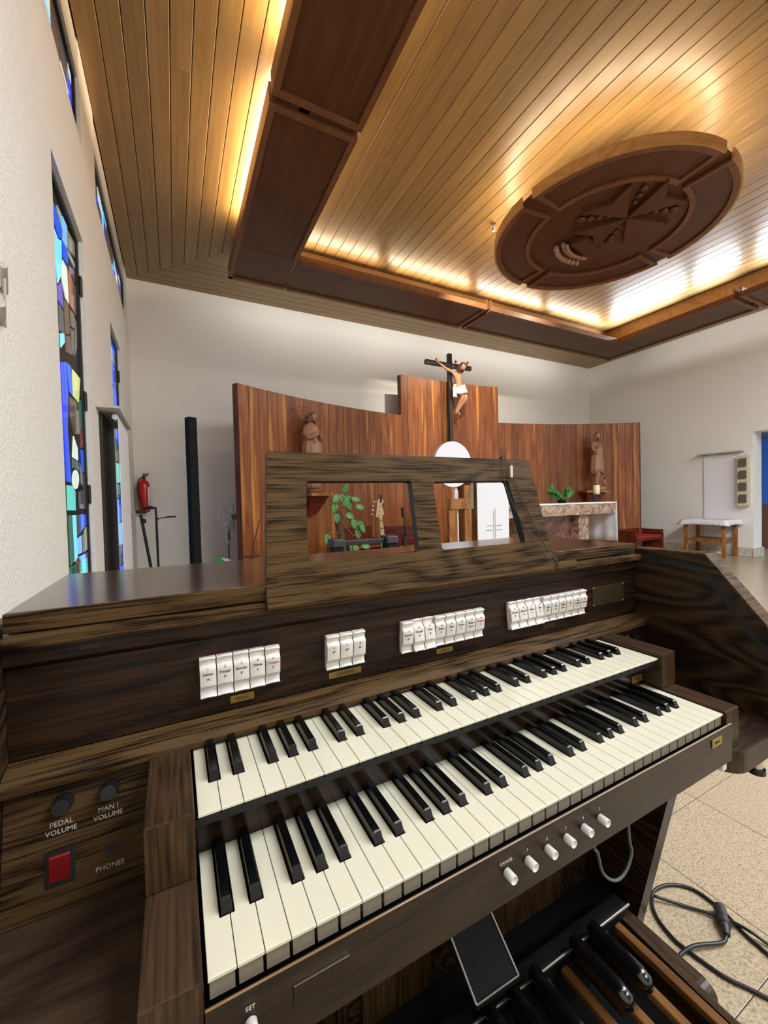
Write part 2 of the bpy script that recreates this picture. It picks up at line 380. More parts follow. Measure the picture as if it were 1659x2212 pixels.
def marble_mat(name, dark, mid, light, rough=.25, scale=5):
    m, nt, p = newmat(name); L = nt.links; N = nt.nodes
    tc = N.new('ShaderNodeTexCoord'); n = N.new('ShaderNodeTexNoise'); n.inputs['Scale'].default_value = scale; n.inputs['Detail'].default_value = 8; n.inputs['Distortion'].default_value = 1.6
    L.new(tc.outputs['Object'], n.inputs['Vector'])
    cr = N.new('ShaderNodeValToRGB'); e = cr.color_ramp.elements
    e[0].position = .32; e[0].color = srgb(*dark); e[1].position = .72; e[1].color = srgb(*light); x = e.new(.5); x.color = srgb(*mid)
    L.new(n.outputs['Fac'], cr.inputs[0]); L.new(cr.outputs[0], p.inputs['Base Color']); p.inputs['Roughness'].default_value = rough
    return m
M_marbleL = marble_mat('pink_brown_marble', (110, 80, 66), (160, 132, 112), (200, 182, 162), scale=9)
M_marbleD = marble_mat('dark_brown_marble', (66, 36, 28), (98, 60, 48), (150, 108, 90), scale=4)
M_marbleB = marble_mat('beige_marble', (180, 170, 152), (204, 196, 180), (220, 214, 200), scale=4)
M_cloth = plain('white_cloth', (218, 218, 222), 0.85)
M_clothb = plain('white_linen', (232, 232, 236), 0.85, bump=.1, bscale=200)
M_benchw = wood('red_mahogany', [(84, 34, 22), (112, 50, 32)], 'X', fine=20, coarse=2, rough=.35, bump=.03)
M_cush = plain('red_cushion', (150, 28, 36), 0.8)
M_brown = wood('mid_brown_wood', [(120, 74, 34), (150, 98, 52)], 'Z', fine=20, coarse=3, rough=.45, bump=.05)
M_pine = wood('golden_oak', [(132, 84, 38), (166, 112, 58)], 'Z', fine=30, coarse=3, rough=.45, bump=.05)
M_statue = plain('carved_walnut', (168, 122, 94), 0.5, noise=.25, nscale=14, bump=.2, bscale=40)
M_statued = plain('carved_walnut_dark', (120, 82, 60), 0.5, noise=.2, nscale=14, bump=.2, bscale=40)
M_flesh = plain('painted_flesh', (190, 140, 106), 0.5, noise=.12, nscale=18)
M_hair = plain('dark_brown_hair', (62, 42, 30), 0.7)
M_cross = plain('black_brown_beam', (44, 34, 26), 0.5, noise=.2, nscale=12)
M_leaf = plain('pothos_leaf', (84, 140, 66), 0.35, noise=.4, nscale=12)
M_leafd = plain('dark_leaf', (56, 118, 50), 0.4, noise=.4, nscale=14)
M_bark = plain('mossy_bark', (84, 62, 44), 0.9, noise=.4, nscale=30, bump=.6, bscale=60)
M_beige = plain('beige_speaker', (206, 196, 168), 0.5)
M_grille = plain('grey_grille', (98, 92, 82), 0.6)

# ------------------------------------------------------------------ the room
XL, XR, YB, YF, ZC = -0.51, 9.58, 6.52, -7.0, 4.5
fl = B().box(XL - .3, YF, -.2, 13.5, YB + .2, -.012).make('floor', plain('grout', (142, 124, 100), .8)); struct(fl)
TS = 0.4
cells = []
for i in range(-4, 31):
    for j in range(-16, 16):
        x = 1.37 + i * TS; y = .08 + j * TS
        if x + TS < XL or x > 12.9 or y > YB: continue
        cx, cy = x + TS / 2 - CAMPOS[0], y + TS / 2 - CAMPOS[1]
        dep = cx * .458 + cy * .888; lat = abs(cx * .888 - cy * .459)
        vis = x > .9 and dep > .2 and lat < dep * 1.05 + .3
        cells.append(((0 if vis else 100) + math.hypot(cx, cy), x, y))
cells.sort()
tb = B().bbox(.0012, .0012, -.012, TS - .0012, TS - .0012, 0, .0008); tm = tb.mesh('floor_tile', M_floor)
rest = B()
for k, (d, x, y) in enumerate(cells):
    if k < 290: place(tm, 'floor_tile', (x, y, 0), fl)
    else: rest.box(x + .0012, y + .0012, -.012, x + TS - .0012, y + TS - .0012, 0)
rt = rest.make('floor_tile_field', M_floor, fl); rt['kind'] = 'stuff'

# left wall with two tall windows and a clerestory band
WT = .30
b = B(); X0 = XL - WT
def wl(y0, z0, y1, z1): b.box(X0, y0, z0, XL, y1, z1)
Z1 = 3.04
wl(YF, 0, 2.27, 3.77); wl(3.09, 0, 4.42, 3.77); wl(5.24, 0, YB + .2, 3.77)
wl(2.27, 0, 3.09, .30); wl(4.42, 0, 5.24, .30); wl(2.27, Z1, 3.09, 3.77); wl(4.42, Z1, 5.24, 3.77)
wl(YF, 3.77, .2, ZC + .3); wl(3.2, 3.77, 3.80, ZC + .3); wl(6.2, 3.77, YB + .2, ZC + .3)
WL = struct(b.make('wall_left', M_wall))
LT = struct(B().box(X0, .2, 4.24, XL - .008, 3.2, ZC + .3).box(X0, 3.80, 4.24, XL - .008, 6.2, ZC + .3).make('trim_1', M_conc))
# window construction
GC = {'b': (30, 84, 220), 'lb': (110, 170, 245), 'c': (110, 200, 250), 'pg': (150, 172, 150), 'gg': (120, 122, 96), 'lg': (130, 142, 158), 'p': (92, 78, 190), 'w': (200, 214, 205), 'pb': (96, 74, 92), 'o': (150, 96, 56),
      'br': (84, 66, 52), 'g': (74, 74, 78), 'db': (30, 60, 230), 'y': (190, 205, 130), 'dg': (50, 100, 84), 'rb': (112, 62, 50), 'gt': (86, 104, 104), 't': (90, 190, 180)}
GS = {'b': .75, 'lb': .9, 'c': 1.0, 'db': .8, 'w': .8, 't': .85, 'y': .75}
GM = {}
def glass(k):
    if k not in GM: GM[k] = plain('stained_glass_' + k, GC[k], 0.12, emit=GC[k], es=GS.get(k, .5), noise=0)
    return GM[k]
PANES = [('b', [(2.488, 2.905), (2.578, 2.906), (2.695, 2.876), (2.684, 2.814), (2.602, 2.772), (2.492, 2.799)]), ('pg', [(2.585, 2.946), (2.686, 2.962), (2.682, 2.874), (2.603, 2.909)]), ('lb', [(2.718, 2.97), (2.835, 2.979), (2.813, 2.83), (2.697, 2.815)]), ('b', [(2.695, 2.805), (2.82, 2.825), (2.81, 2.726), (2.69, 2.706)]), ('gg', [(2.843, 2.961), (3.083, 3.003), (3.08, 2.903), (2.837, 2.841)]), ('lg', [(2.842, 2.834), (3.037, 2.852), (3.029, 2.813), (2.849, 2.799)]), ('c', [(2.489, 2.758), (2.575, 2.75), (2.662, 2.789), (2.629, 2.576), (2.526, 2.475), (2.511, 2.587)]), ('p', [(2.511, 2.453), (2.62, 2.53), (2.639, 2.381), (2.509, 2.377)]), ('w', [(2.674, 2.685), (2.781, 2.692), (2.791, 2.479), (2.714, 2.476), (2.636, 2.55)]), ('pb', [(2.822, 2.732), (3.026, 2.798), (3.009, 2.713), (2.844, 2.698)]), ('o', [(2.816, 2.7), (2.972, 2.688), (2.942, 2.491), (2.803, 2.484)]), ('br', [(2.655, 2.443), (2.781, 2.467), (2.783, 2.289), (2.643, 2.236)]), ('br', [(2.806, 2.453), (2.939, 2.476), (2.926, 2.376), (2.806, 2.349)]), ('g', [(2.519, 2.364), (2.629, 2.358), (2.623, 2.228), (2.502, 2.206)]), ('c', [(2.536, 2.199), (2.629, 2.233), (2.633, 2.183), (2.534, 2.118)]), ('br', [(2.655, 2.231), (2.781, 2.278), (2.849, 2.175), (2.65, 2.134)]), ('br', [(2.81, 2.336), (2.906, 2.354), (2.887, 2.181), (2.809, 2.214)]), ('g', [(2.951, 2.458), (3.021, 2.452), (3.003, 2.281), (2.911, 2.196)]), ('g', [(2.995, 2.693), (3.039, 2.7), (3.013, 2.494), (2.961, 2.493)]), ('db', [(2.503, 2.029), (2.563, 2.048), (2.594, 1.831), (2.57, 1.599), (2.566, 1.357), (2.53, 1.357), (2.505, 1.793)]), ('b', [(2.573, 2.051), (2.626, 2.068), (2.662, 1.887), (2.612, 1.662), (2.643, 1.358), (2.579, 1.356), (2.58, 1.6), (2.605, 1.833)]), ('b', [(2.639, 2.072), (2.779, 2.086), (2.792, 1.913), (2.702, 1.91)]), ('y', [(2.82, 2.083), (3.076, 2.088), (2.977, 1.908), (2.803, 1.913)]), ('dg', [(2.99, 1.909), (3.065, 1.94), (3.065, 1.752), (2.967, 1.723)]), ('br', [(2.697, 1.883), (2.959, 1.896), (2.955, 1.695), (2.779, 1.667), (2.686, 1.757)]), ('w', [(2.769, 1.655), (2.872, 1.592), (2.871, 1.513), (2.714, 1.518)]), ('rb', [(2.993, 1.727), (3.097, 1.743), (3.088, 1.622), (2.981, 1.608)]), ('b', [(2.979, 1.599), (3.084, 1.603), (3.074, 1.45), (2.99, 1.45)]), ('gt', [(2.707, 1.508), (2.854, 1.507), (2.897, 1.449), (2.8, 1.456), (2.701, 1.451)]), ('g', [(2.916, 1.508), (2.982, 1.442), (3.073, 1.441), (3.077, 1.334), (2.924, 1.367)]), ('g', [(2.843, 1.309), (3.078, 1.338), (3.064, 1.198), (2.852, 1.205)]), ('t', [(2.538, 1.337), (2.666, 1.341), (2.75, 1.309), (2.737, 1.191), (2.535, 1.193)]), ('dg', [(2.53, 1.165), (2.631, 1.164), (2.644, 0.893), (2.535, 0.871)]), ('c', [(2.639, 1.164), (2.74, 1.164), (2.736, 0.904), (2.656, 0.883)]), ('b', [(2.875, 1.166), (3.11, 1.164), (3.104, 1.09), (2.877, 1.057)]), ('g', [(2.751, 1.161), (2.855, 1.162), (2.862, 1.048), (2.757, 1.034)]), ('pg', [(2.987, 1.051), (3.109, 1.078), (3.099, 0.923), (2.984, 0.914)]), ('lb', [(2.759, 1.015), (2.871, 1.028), (2.869, 0.916), (2.762, 0.918)]), ('br', [(2.9, 1.031), (2.971, 1.042), (2.967, 0.916), (2.888, 0.914)]), ('lb', [(2.764, 0.899), (2.974, 0.9), (2.963, 0.791), (2.854, 0.819)]), ('p', [(2.995, 0.901), (3.113, 0.903), (3.104, 0.812), (2.985, 0.795)]), ('dg', [(2.546, 0.863), (2.652, 0.866), (2.655, 0.785), (2.547, 0.801)]), ('w', [(2.847, 0.787), (2.89, 0.792), (2.947, 0.747), (2.851, 0.758)]), ('o', [(3.008, 0.789), (3.101, 0.803), (3.103, 0.729), (3.014, 0.737)]), ('w', [(2.876, 1.391), (2.855, 1.358), (2.814, 1.333), (2.764, 1.323), (2.719, 1.329), (2.69, 1.35), (2.684, 1.379), (2.702, 1.41), (2.74, 1.435), (2.789, 1.447), (2.837, 1.443), (2.869, 1.422)]), ('rb', [(2.845, 0.835), (2.827, 0.809), (2.79, 0.794), (2.745, 0.793), (2.704, 0.807), (2.678, 0.83), (2.672, 0.857), (2.689, 0.881), (2.723, 0.897), (2.767, 0.899), (2.81, 0.887), (2.839, 0.863)])]
def stained(n, y0, y1, z0, z1, panes, xg=-.55, hinges=()):
    fr = B()
    w = .035
    fr.box(xg - .02, y0, z0, xg + .012, y0 + w, z1); fr.box(xg - .02, y1 - w, z0, xg + .012, y1, z1)
    fr.box(xg - .02, y0 + w, z1 - w, xg + .012, y1 - w, z1); fr.box(xg - .02, y0 + w, z0, xg + .012, y1 - w, z0 + w)
    root = struct(fr.make('window_%d' % n, M_alu))
    B().box(xg - .016, y0 + w, z0 + w, xg - .006, y1 - w, z1 - w).make('lead_field', M_lead, root)
    for k, pl in panes:
        cy = sum(p[0] for p in pl) / len(pl); cz = sum(p[1] for p in pl) / len(pl)
        q = [(min(max(p[0], y0 + w + .003), y1 - w - .003), p[1]) for p in pl]
        q = [(cy + (p[0] - cy) * .985, cz + (p[1] - cz) * .992) for p in q]
        B().prism(q, 'X', xg - .006, xg - .001).make('pane', glass(k), root)
    for zh in hinges:
        h = B().box(xg - .0, y1 - .03, zh - .06, XL - .012, y1 - .002, zh + .06).cyl((XL - .02, y1 - .03, zh - .065), (XL - .02, y1 - .03, zh + .065), .009, n=8).make('hinge', M_lead, root)
    return root
pn = list(PANES)
rr = random.Random(3)
z = .36
while z < 2.95:                                            # the strip of panes next to the near jamb
    h = rr.uniform(.12, .3); kk = rr.choice(['b', 'lb', 'br', 'g', 'p', 't', 'o'])
    pn.append((kk, [(2.31, z), (2.472, z + .01), (2.472, min(z + h - .012, 2.99)), (2.31, min(z + h, 2.99))])); z += h
z = .36
while z < .72:
    pn.append((rr.choice(['b', 'br', 'dg', 'lb']), [(2.49, z), (2.75, z), (2.75, z + .15), (2.49, z + .16)])); pn.append((rr.choice(['g', 'o', 'p', 't']), [(2.77, z), (3.04, z), (3.04, z + .16), (2.77, z + .15)])); z += .175
stained(1, 2.27, 3.09, .30, Z1, pn, hinges=(2.72, 1.94, 1.30, .62))
pn = []
z = .36; kk = ['b', 'p', 'lb', 'b', 'dg', 't', 'dg', 'b', 'lb', 'b', 'db', 'g', 'b', 'db']
i = 0
while z < 2.96:
    h = rr.uniform(.16, .26); y = 4.47
    while y < 5.17:
        w = rr.uniform(.1, .22); y2 = min(y + w, 5.195)
        if y2 - y > .03:
            k = kk[(i + (rr.random() < .3) * rr.randint(0, 9)) % len(kk)]; s_ = rr.uniform(-.03, .03)
            pn.append((k, [(y, z), (y2 - .01, z + s_ * .5), (y2 - .01, min(z + h - .012 + s_ * .5, 3.0)), (y, min(z + h - .012, 3.0))]))
        y = y2
    z += h; i += 1
stained(2, 4.42, 5.24, .30, Z1, pn, hinges=(2.72, 1.94, 1.30, .62))
for n, (y0, y1) in ((3, (.2, 3.2)), (4, (3.80, 6.2))):
    pn = []; y = y0 + .05
    while y < y1 - .1:
        w = rr.uniform(.12, .26); y2 = min(y + w, y1 - .045); z = 3.81
        while z < 4.15:
            h = rr.uniform(.08, .2); z2 = min(z + h, 4.20)
            if z2 - z > .03: pn.append((rr.choice(['b', 'lb', 'g', 'g', 'br', 'db', 'c', 'br', 'w']), [(y, z), (y2 - .012, z), (y2 - .012, z2 - .012), (y, z2 - .012)]))
            z = z2
        y = y2
    stained(n, y0, y1, 3.77, 4.24, pn, xg=-.545)

struct(B().box(X0, YB, 0, XR + .3, YB + .25, ZC + .3).make('wall_back', M_wallf))
b = B().box(XR, 3.2, 0, XR + .34, YB, ZC + .3).box(XR, YF, 0, XR + .34, 1.4, ZC + .3).box(XR, 1.4, 2.34, XR + .34, 3.2, ZC + .3)
struct(b.make('wall_right', M_wallf))
struct(B().box(X0, YF - .2, 0, XR + .34, YF, ZC + .3).make('wall_front', M_wallf))
# corner fillets where the walls meet (painted joints)
struct(B().box(XL, YB - .012, 0, XL + .012, YB, ZC).make('trim_2', M_wallf)); struct(B().box(XR - .012, YB - .012, .2, XR, YB, ZC).make('trim_3', M_wallf))
# marble baseboard on the right wall and round the opening
bb = struct(B().box(XR - .012, 3.2, 0, XR, YB, .02).make('baseboard_right', M_marbleB))
y = 3.22
while y < YB - .05:
    y2 = min(y + .6, YB - .012); place(B().bbox(0, 0, 0, .02, y2 - y - .004, .17, .002).mesh('baseboard_tile', M_marbleB), 'baseboard_tile', (XR - .02, y, .003), bb); y = y2
B().bbox(XR - .03, 3.17, 0.003, XR + .36, 3.2, .17, .003).make('baseboard_tile', M_marbleB, bb)
bk = struct(B().box(XL, YB - .02, 0.003, XR, YB, .17).make('baseboard_back', M_marbleB))
# the side room seen through the opening
struct(B().box(12.6, -3, 0, 12.8, 6, 3).make('wall_side_room', plain('blue_lit_wall', (70, 120, 200), .7)))  # blue light of the side room put into the wall colour
struct(B().box(XR + .34, 5.8, 0, 12.7, 6.0, 3).make('wall_side_room_back', M_wallf)); struct(B().box(XR + .34, -3.1, 0, 12.7, -2.9, 3).make('wall_side_room_front', M_wallf))
struct(B().box(XR + .3, -3, 2.5, 12.8, 6, 2.7).make('ceiling_side_room', plain('dim_plaster', (150, 146, 140), .8)))
pw = thing('bench_pew', 'dark brown wooden pew standing in the blue side room', 'pew', (11.6, 3.4, 0))
B().bbox(11.2, 2.2, .0, 11.26, 4.4, .95, .005).make('backrest', M_statued, pw); B().bbox(11.27, 2.2, .42, 11.65, 4.4, .46, .004).make('seat', M_statued, pw)
for yy in (2.2, 4.35): B().bbox(11.265, yy, 0, 11.66, yy + .05, .415, .004).make('side_panel', M_statued, pw)

# ------------------------------------------------------------------ ceiling of narrow boards
ZI = 4.70; UX0, UX1, UY0, UY1 = 1.02, 8.30, .30, 5.18; UT = .078
ce = struct(B().box(X0, YF, ZC + .022, UX0 - .01, YB + .2, ZC + .2).box(UX1 + .01, YF, ZC + .022, XR + .3, YB + .2, ZC + .2).box(UX0 - .01, UY1 + .01, ZC + .022, UX1 + .01, YB + .2, ZC + .2).box(UX0 - .01, YF, ZC + .022, UX1 + .01, UY0 - .01, ZC + .2).box(UX0 - .01, UY0 - .01, ZI + .022, UX1 + .01, UY1 + .01, ZI + .2).make('ceiling', M_ceilback))
PW = .145; NP = 11
def plank(poly, mat, ZC=ZC):
    """board on the ceiling, chamfered along its length"""
    cx = sum(p[0] for p in poly) / len(poly); cy = sum(p[1] for p in poly) / len(poly)
    r = []
    for x, y in poly:
        r.append((x + (.004 if x < cx else -.004) * (1 if mat is M_ceil else 0), y + (.004 if y < cy else -.004) * (0 if mat is M_ceil else 1)))
    a = poly; c = r; n = len(a)
    ar = sum(a[i][0] * a[(i + 1) % n][1] - a[(i + 1) % n][0] * a[i][1] for i in range(n))
    if ar < 0: a = a[::-1]; c = c[::-1]
    vs = [(x, y, ZC + .02) for x, y in a] + [(x, y, ZC + .004) for x, y in a] + [(x, y, ZC) for x, y in c]
    fs = [tuple(range(n))] + [(i, n + i, n + (i + 1) % n, (i + 1) % n) for i in range(n)] + [(n + i, 2 * n + i, 2 * n + (i + 1) % n, n + (i + 1) % n) for i in range(n)] + [tuple(range(2 * n, 3 * n))[::-1]]
    B().add(vs, fs).make('ceiling_plank', mat, ce, origin=(cx, cy, ZC))
GP = .0022
NL, NB, NR = 10, 8, 8; YE = YB - NB * PW
for i in range(NL):
    x0 = XL + i * PW + GP; x1 = XL + (i + 1) * PW - GP
    ys = max(YB - (x0 - XL), YE); ye = max(YB - (x1 - XL), YE)
    yj = [4.95, 5.0, 4.2, 4.98, 3.1, 5.02, 4.95, 2.6, 4.9, 3.9][i]
    plank([(x0, -2.5), (x1, -2.5), (x1, yj - .001), (x0, yj - .001)], M_ceil)
    plank([(x0, yj + .001), (x1, yj + .001), (x1, ye - .001), (x0, ys - .001)], M_ceil)
for i in range(NB):
    y1 = YB - i * PW - GP; y0 = YB - (i + 1) * PW + GP
    xa0 = XL + (YB - y1); xa1 = XL + (YB - y0); xb0 = XR - (YB - y1); xb1 = XR - (YB - y0)
    xj = 2.2 + (i * 2.37) % 5
    plank([(xa1 + .001, y0), (xj - .001, y0), (xj - .001, y1), (xa0 + .001, y1)], M_ceilx)
    plank([(xj + .001, y0), (xb1 - .001, y0), (xb0 - .001, y1), (xj + .001, y1)], M_ceilx)
for i in range(NR):
    xr1 = XR - i * PW - GP; xr0 = XR - (i + 1) * PW + GP
    plank([(xr0, -2.5), (xr1, -2.5), (xr1, YB - (XR - xr1) - .001), (xr0, YB - (XR - xr0) - .001)], M_ceil)
nn = 46; pw_ = (UX1 - UX0) / nn
for i in range(nn):
    x0 = UX0 + i * pw_ + GP; x1 = UX0 + (i + 1) * pw_ - GP
    plank([(x0, UY0 + .002), (x1, UY0 + .002), (x1, UY1 - .002), (x0, UY1 - .002)], M_ceil, ZI)

# hanging mahogany frame with cove lamps
TX0, TX1, TY0, TY1, TWD = .72, 8.60, .06, 5.36, .72
TRW = .81
TZ = 4.20
TY1i = 4.62
tr = thing('ceiling_light_frame', 'dark mahogany rectangular frame hanging under the board ceiling with hidden cove lamps', 'ceiling frame', ((TX0 + TX1) / 2, (TY0 + TY1) / 2, TZ))
def tray_seg(x0, y0, x1, y1, open_='', low=''):
    """one box length of the frame: floor panel, raised border, side lips; open_ sides have no lip"""
    B().box(x0 + .012, y0 + .012, TZ + .020, x1 - .012, y1 - .012, TZ + .034).make('frame_panel', M_tray, tr)
    bw = .05
    for s_, (a0, b0, a1, b1) in {'W': (x0, y0, x0 + bw, y1), 'E': (x1 - bw, y0, x1, y1), 'S': (x0 + bw, y0, x1 - bw, y0 + bw), 'N': (x0 + bw, y1 - bw, x1 - bw, y1)}.items():
        if s_ in open_: continue
        B().bbox(a0, b0, TZ, a1, b1, TZ + .022, .003).make('frame_border', M_traylip, tr)
    t = .016; h = .165
    for s_, (a0, b0, a1, b1) in {'W': (x0, y0, x0 + t, y1), 'E': (x1 - t, y0, x1, y1), 'S': (x0 + t, y0, x1 - t, y0 + t), 'N': (x0 + t, y1 - t, x1 - t, y1)}.items():
        if s_ in open_: continue
        B().box(a0, b0, TZ + .0225, a1, b1, TZ + (.085 if s_ in low else h)).make('frame_lip', M_traylip, tr)
GAPW = .035
YG = 2.72
XG = 4.53
# left arm: two lengths; corner block; back arm; right arm; front arm
yi0 = TY0 + .74
tray_seg(TX0, yi0, TX0 + TWD, YG - GAPW, 'S', 'E'); tray_seg(TX0, YG + GAPW, TX0 + TWD, TY1i, 'N', 'E')
tray_seg(TX1 - TRW, yi0, TX1, YG - GAPW, 'S', 'W'); tray_seg(TX1 - TRW, YG + GAPW, TX1, TY1i, 'N', 'W')
def corner(x0, y0, x1, y1, sides):
    B().box(x0 + (.012 if 'W' in sides else 0), y0 + (.012 if 'S' in sides else 0), TZ + .020, x1 - (.012 if 'E' in sides else 0), y1 - (.012 if 'N' in sides else 0), TZ + .034).make('frame_panel', M_tray, tr)
    bw = .05; t = .016
    S_ = {'W': (x0, y0, x0 + bw, y1, x0, y0, x0 + t, y1), 'E': (x1 - bw, y0, x1, y1, x1 - t, y0, x1, y1), 'S': (x0, y0, x1, y0 + bw, x0, y0, x1, y0 + t), 'N': (x0, y1 - bw, x1, y1, x0, y1 - t, x1, y1)}
    for s_ in sides:
        q = S_[s_]
        B().box(q[0], q[1], TZ, q[2], q[3], TZ + .022).make('frame_border', M_traylip, tr); B().box(q[4], q[5], TZ + .0225, q[6], q[7], TZ + .165).make('frame_lip', M_traylip, tr)
corner(TX0, TY1i, TX0 + TWD, TY1, 'WN'); corner(TX1 - TRW, TY1i, TX1, TY1, 'EN'); corner(TX0, TY0, TX0 + TWD, yi0, 'WS'); corner(TX1 - TRW, TY0, TX1, yi0, 'ES')
tray_seg(TX0 + TWD, TY1i, XG - GAPW, TY1, 'W', 'S'); tray_seg(XG + GAPW, TY1i, TX1 - TRW, TY1, 'E', 'S')
tray_seg(TX0 + TWD, TY0, XG - GAPW, yi0, 'W'); tray_seg(XG + GAPW, TY0, TX1 - TRW, yi0, 'E')
for (a0, b0, a1, b1) in ((TX0 + .03, YG - .08, TX0 + TWD - .03, YG + .08), (TX1 - TRW + .03, YG - .08, TX1 - .03, YG + .08), (XG - .08, TY1i + .03, XG + .08, TY1 - .03), (XG - .08, TY0 + .03, XG + .08, yi0 - .03)):
    B().box(a0, b0, TZ + .0345, a1, b1, TZ + .06).make('frame_bridge', M_tray, tr)
for q in ((UX0 - UT, UY0, UX0, UY1), (UX1, UY0, UX1 + UT, UY1), (UX0 - UT, UY1, UX1 + UT, UY1 + UT), (UX0 - UT, UY0 - UT, UX1 + UT, UY0)):
    long_ = 1 if q[3] - q[1] > 1 else 0; n_ = 4
    for k in range(n_):
        if long_: B().box(q[0], q[1] + (q[3] - q[1]) * k / n_ + .0006, TZ + .0345, q[2], q[1] + (q[3] - q[1]) * (k + 1) / n_ - .0006, ZI + .02).make('upstand_board', M_core, tr)
        else: B().box(q[0] + (q[2] - q[0]) * k / n_ + .0006, q[1], TZ + .0345, q[0] + (q[2] - q[0]) * (k + 1) / n_ - .0006, q[3], ZI + .02).make('upstand_board', M_core, tr)
TUBE = plain('lamp_tube', (255, 236, 205), .4, emit=(255, 225, 180), es=3.0)
TUBEC = plain('lamp_tube_cool', (240, 245, 255), .4, emit=(225, 236, 255), es=3.0)
# round medallion
MC = (4.48, 2.66); MR = 1.21; MZ = 4.20
md = thing('ceiling_medallion', 'round carved mahogany medallion hanging under the board ceiling, with an eight-pointed cross and a crown', 'medallion', (MC[0], MC[1], MZ))
def ring(r0, r1, z0, z1, a0, a1, n=26):
    vs = []; fs = []
    for k in range(n + 1):
        a = a0 + (a1 - a0) * k / n
        for r, z_ in ((r0, z0), (r1, z0), (r1, z1), (r0, z1)): vs.append((MC[0] + r * cos(a), MC[1] + r * sin(a), z_))
    for k in range(n):
        o = k * 4
        for j in range(4): fs.append((o + j, o + (j + 1) % 4, o + 4 + (j + 1) % 4, o + 4 + j)[::-1])
    fs += [(0, 1, 2, 3), (4 * n + 3, 4 * n + 2, 4 * n + 1, 4 * n)]
    return B().add(vs, fs)
for q in range(4):
    g = .055; a0 = q * pi / 2 + g; a1 = (q + 1) * pi / 2 - g
    ring(.80, MR - .012, MZ + .022, MZ + .034, a0, a1).make('medallion_panel', M_tray, md)
    ring(MR - .02, MR, MZ + .0, MZ + .10, a0, a1).make('medallion_rim', M_core, md)  # paler wood carries the golden light on the rim in its colour
    ring(MR - .075, MR - .021, MZ, MZ + .02, a0 + .01, a1 - .01).make('medallion_border', M_traylip, md)
    ring(.795, .845, MZ, MZ + .02, a0 + .01, a1 - .01).make('medallion_border', M_traylip, md)
    for aa, sg in ((a0, 1), (a1, -1)):
        ring(.846, MR - .076, MZ, MZ + .02, aa + sg * .012, aa + sg * .052, 2).make('medallion_border', M_traylip, md)
    ring(.80, MR - .02, MZ + .0345, MZ + .06, a1 - .03, a1 + 2 * g + .03, 4).make('medallion_bridge', M_tray, md)
B().cyl((MC[0], MC[1], MZ + .035), (MC[0], MC[1], MZ + .09), .82, .82, 64).make('medallion_centre', M_tray, md)
# eight-pointed cross: four arms, each a notched arrow, centre towards the middle of the disc
CC = Vector((4.415, 2.345)); ax = Vector((-.17, 1.0)).normalized(); ay = Vector((ax.y, -ax.x))
for k in range(4):
    a = k * pi / 2 + .0
    def R2(u, v):
        x = u * cos(a) - v * sin(a); y = u * sin(a) + v * cos(a)
        p = CC + ax * x + ay * y; return (p.x, p.y)
    B().prism([R2(.012, .012 * .5), R2(.47, .235), R2(.36, .0), R2(.47, -.235), R2(.012, -.012 * .5)], 'Z', MZ - .02, MZ + .0349).make('cross_arm', M_tray, md)
    for t in range(4):      # carved foliage between the arms
        u = .14 + t * .07; c = R2(u * .95, u * .95 * .98)
        B().ball((c[0], c[1], MZ + .02), .03 + .008 * t, .03 + .006 * t, .022, 8, 5).make('foliage', M_tray, md)
cw = Vector((4.40, 3.02)); cb = B()
for k in range(9):
    t = (k - 4) / 4; p = cw + ay * (t * .24) + ax * (.12 - .06 * t * t)
    cb.ball((p.x, p.y, MZ - .02), .035, .035, .04, 8, 5)
    p2 = cw + ay * (t * .22) + ax * (.03 - .05 * t * t); cb.ball((p2.x, p2.y, MZ - .01), .028, .028, .035, 8, 5)
cb.make('crown_foliage', M_statue, md)
p = [cw + ay * (-.2) - ax * .1, cw + ay * .2 - ax * .1, cw + ay * .17 - ax * .26, cw - ay * .17 - ax * .26]
B().prism([(q.x, q.y) for q in p], 'Z', MZ - .05, MZ + .0349).make('crown_cap', M_tray, md)
cb = B()
for k in range(12):
    t = (k - 5.5) / 5.5; q = cw + ay * (.21 * t) + ax * (-.06 + .05 * (1 - t * t)); cb.ball((q.x, q.y, MZ - .04), .024, .024, .02, 8, 4)
cb.make('crown_band', M_statue, md)
hg = B()
for a in (.4, 2.5, 4.6): hg.cyl((MC[0] + .6 * cos(a), MC[1] + .6 * sin(a), MZ + .09), (MC[0] + .6 * cos(a), MC[1] + .6 * sin(a), ZI), .01, n=6)
hg.make('hanger', M_steel, md)
# small spot lamps beside the medallion
def spotlamp(x, y, tgt, label, ZC=ZI):
    t = thing('spot_lamp_fitting', label, 'lamp', (x, y, ZC))
    B().cyl((x, y, ZC), (x, y, ZC - .02), .028, n=12).make('base', M_chrome, t)
    B().tube(smooth_path([(x, y, ZC - .02), (x + .015, y, ZC - .05), (x, y, ZC - .07)]), .004, 6).make('bracket', M_chrome, t)
    d = (Vector(tgt) - Vector((x, y, ZC - .09))).normalized(); p = Vector((x, y, ZC - .09))
    B().cyl(p - d * .03, p + d * .01, .018, .027, 12).make('lamp_head', M_chrome, t)
    B().cyl(p + d * .011, p + d * .014, .022, .022, 12).make('bulb', plain('spot_bulb', (255, 250, 235), .3, emit=(255, 248, 230), es=60), t)
spotlamp(3.69, 3.59, (5, 5.9, 2.6), 'small bright halogen spot lamp left of the round medallion')

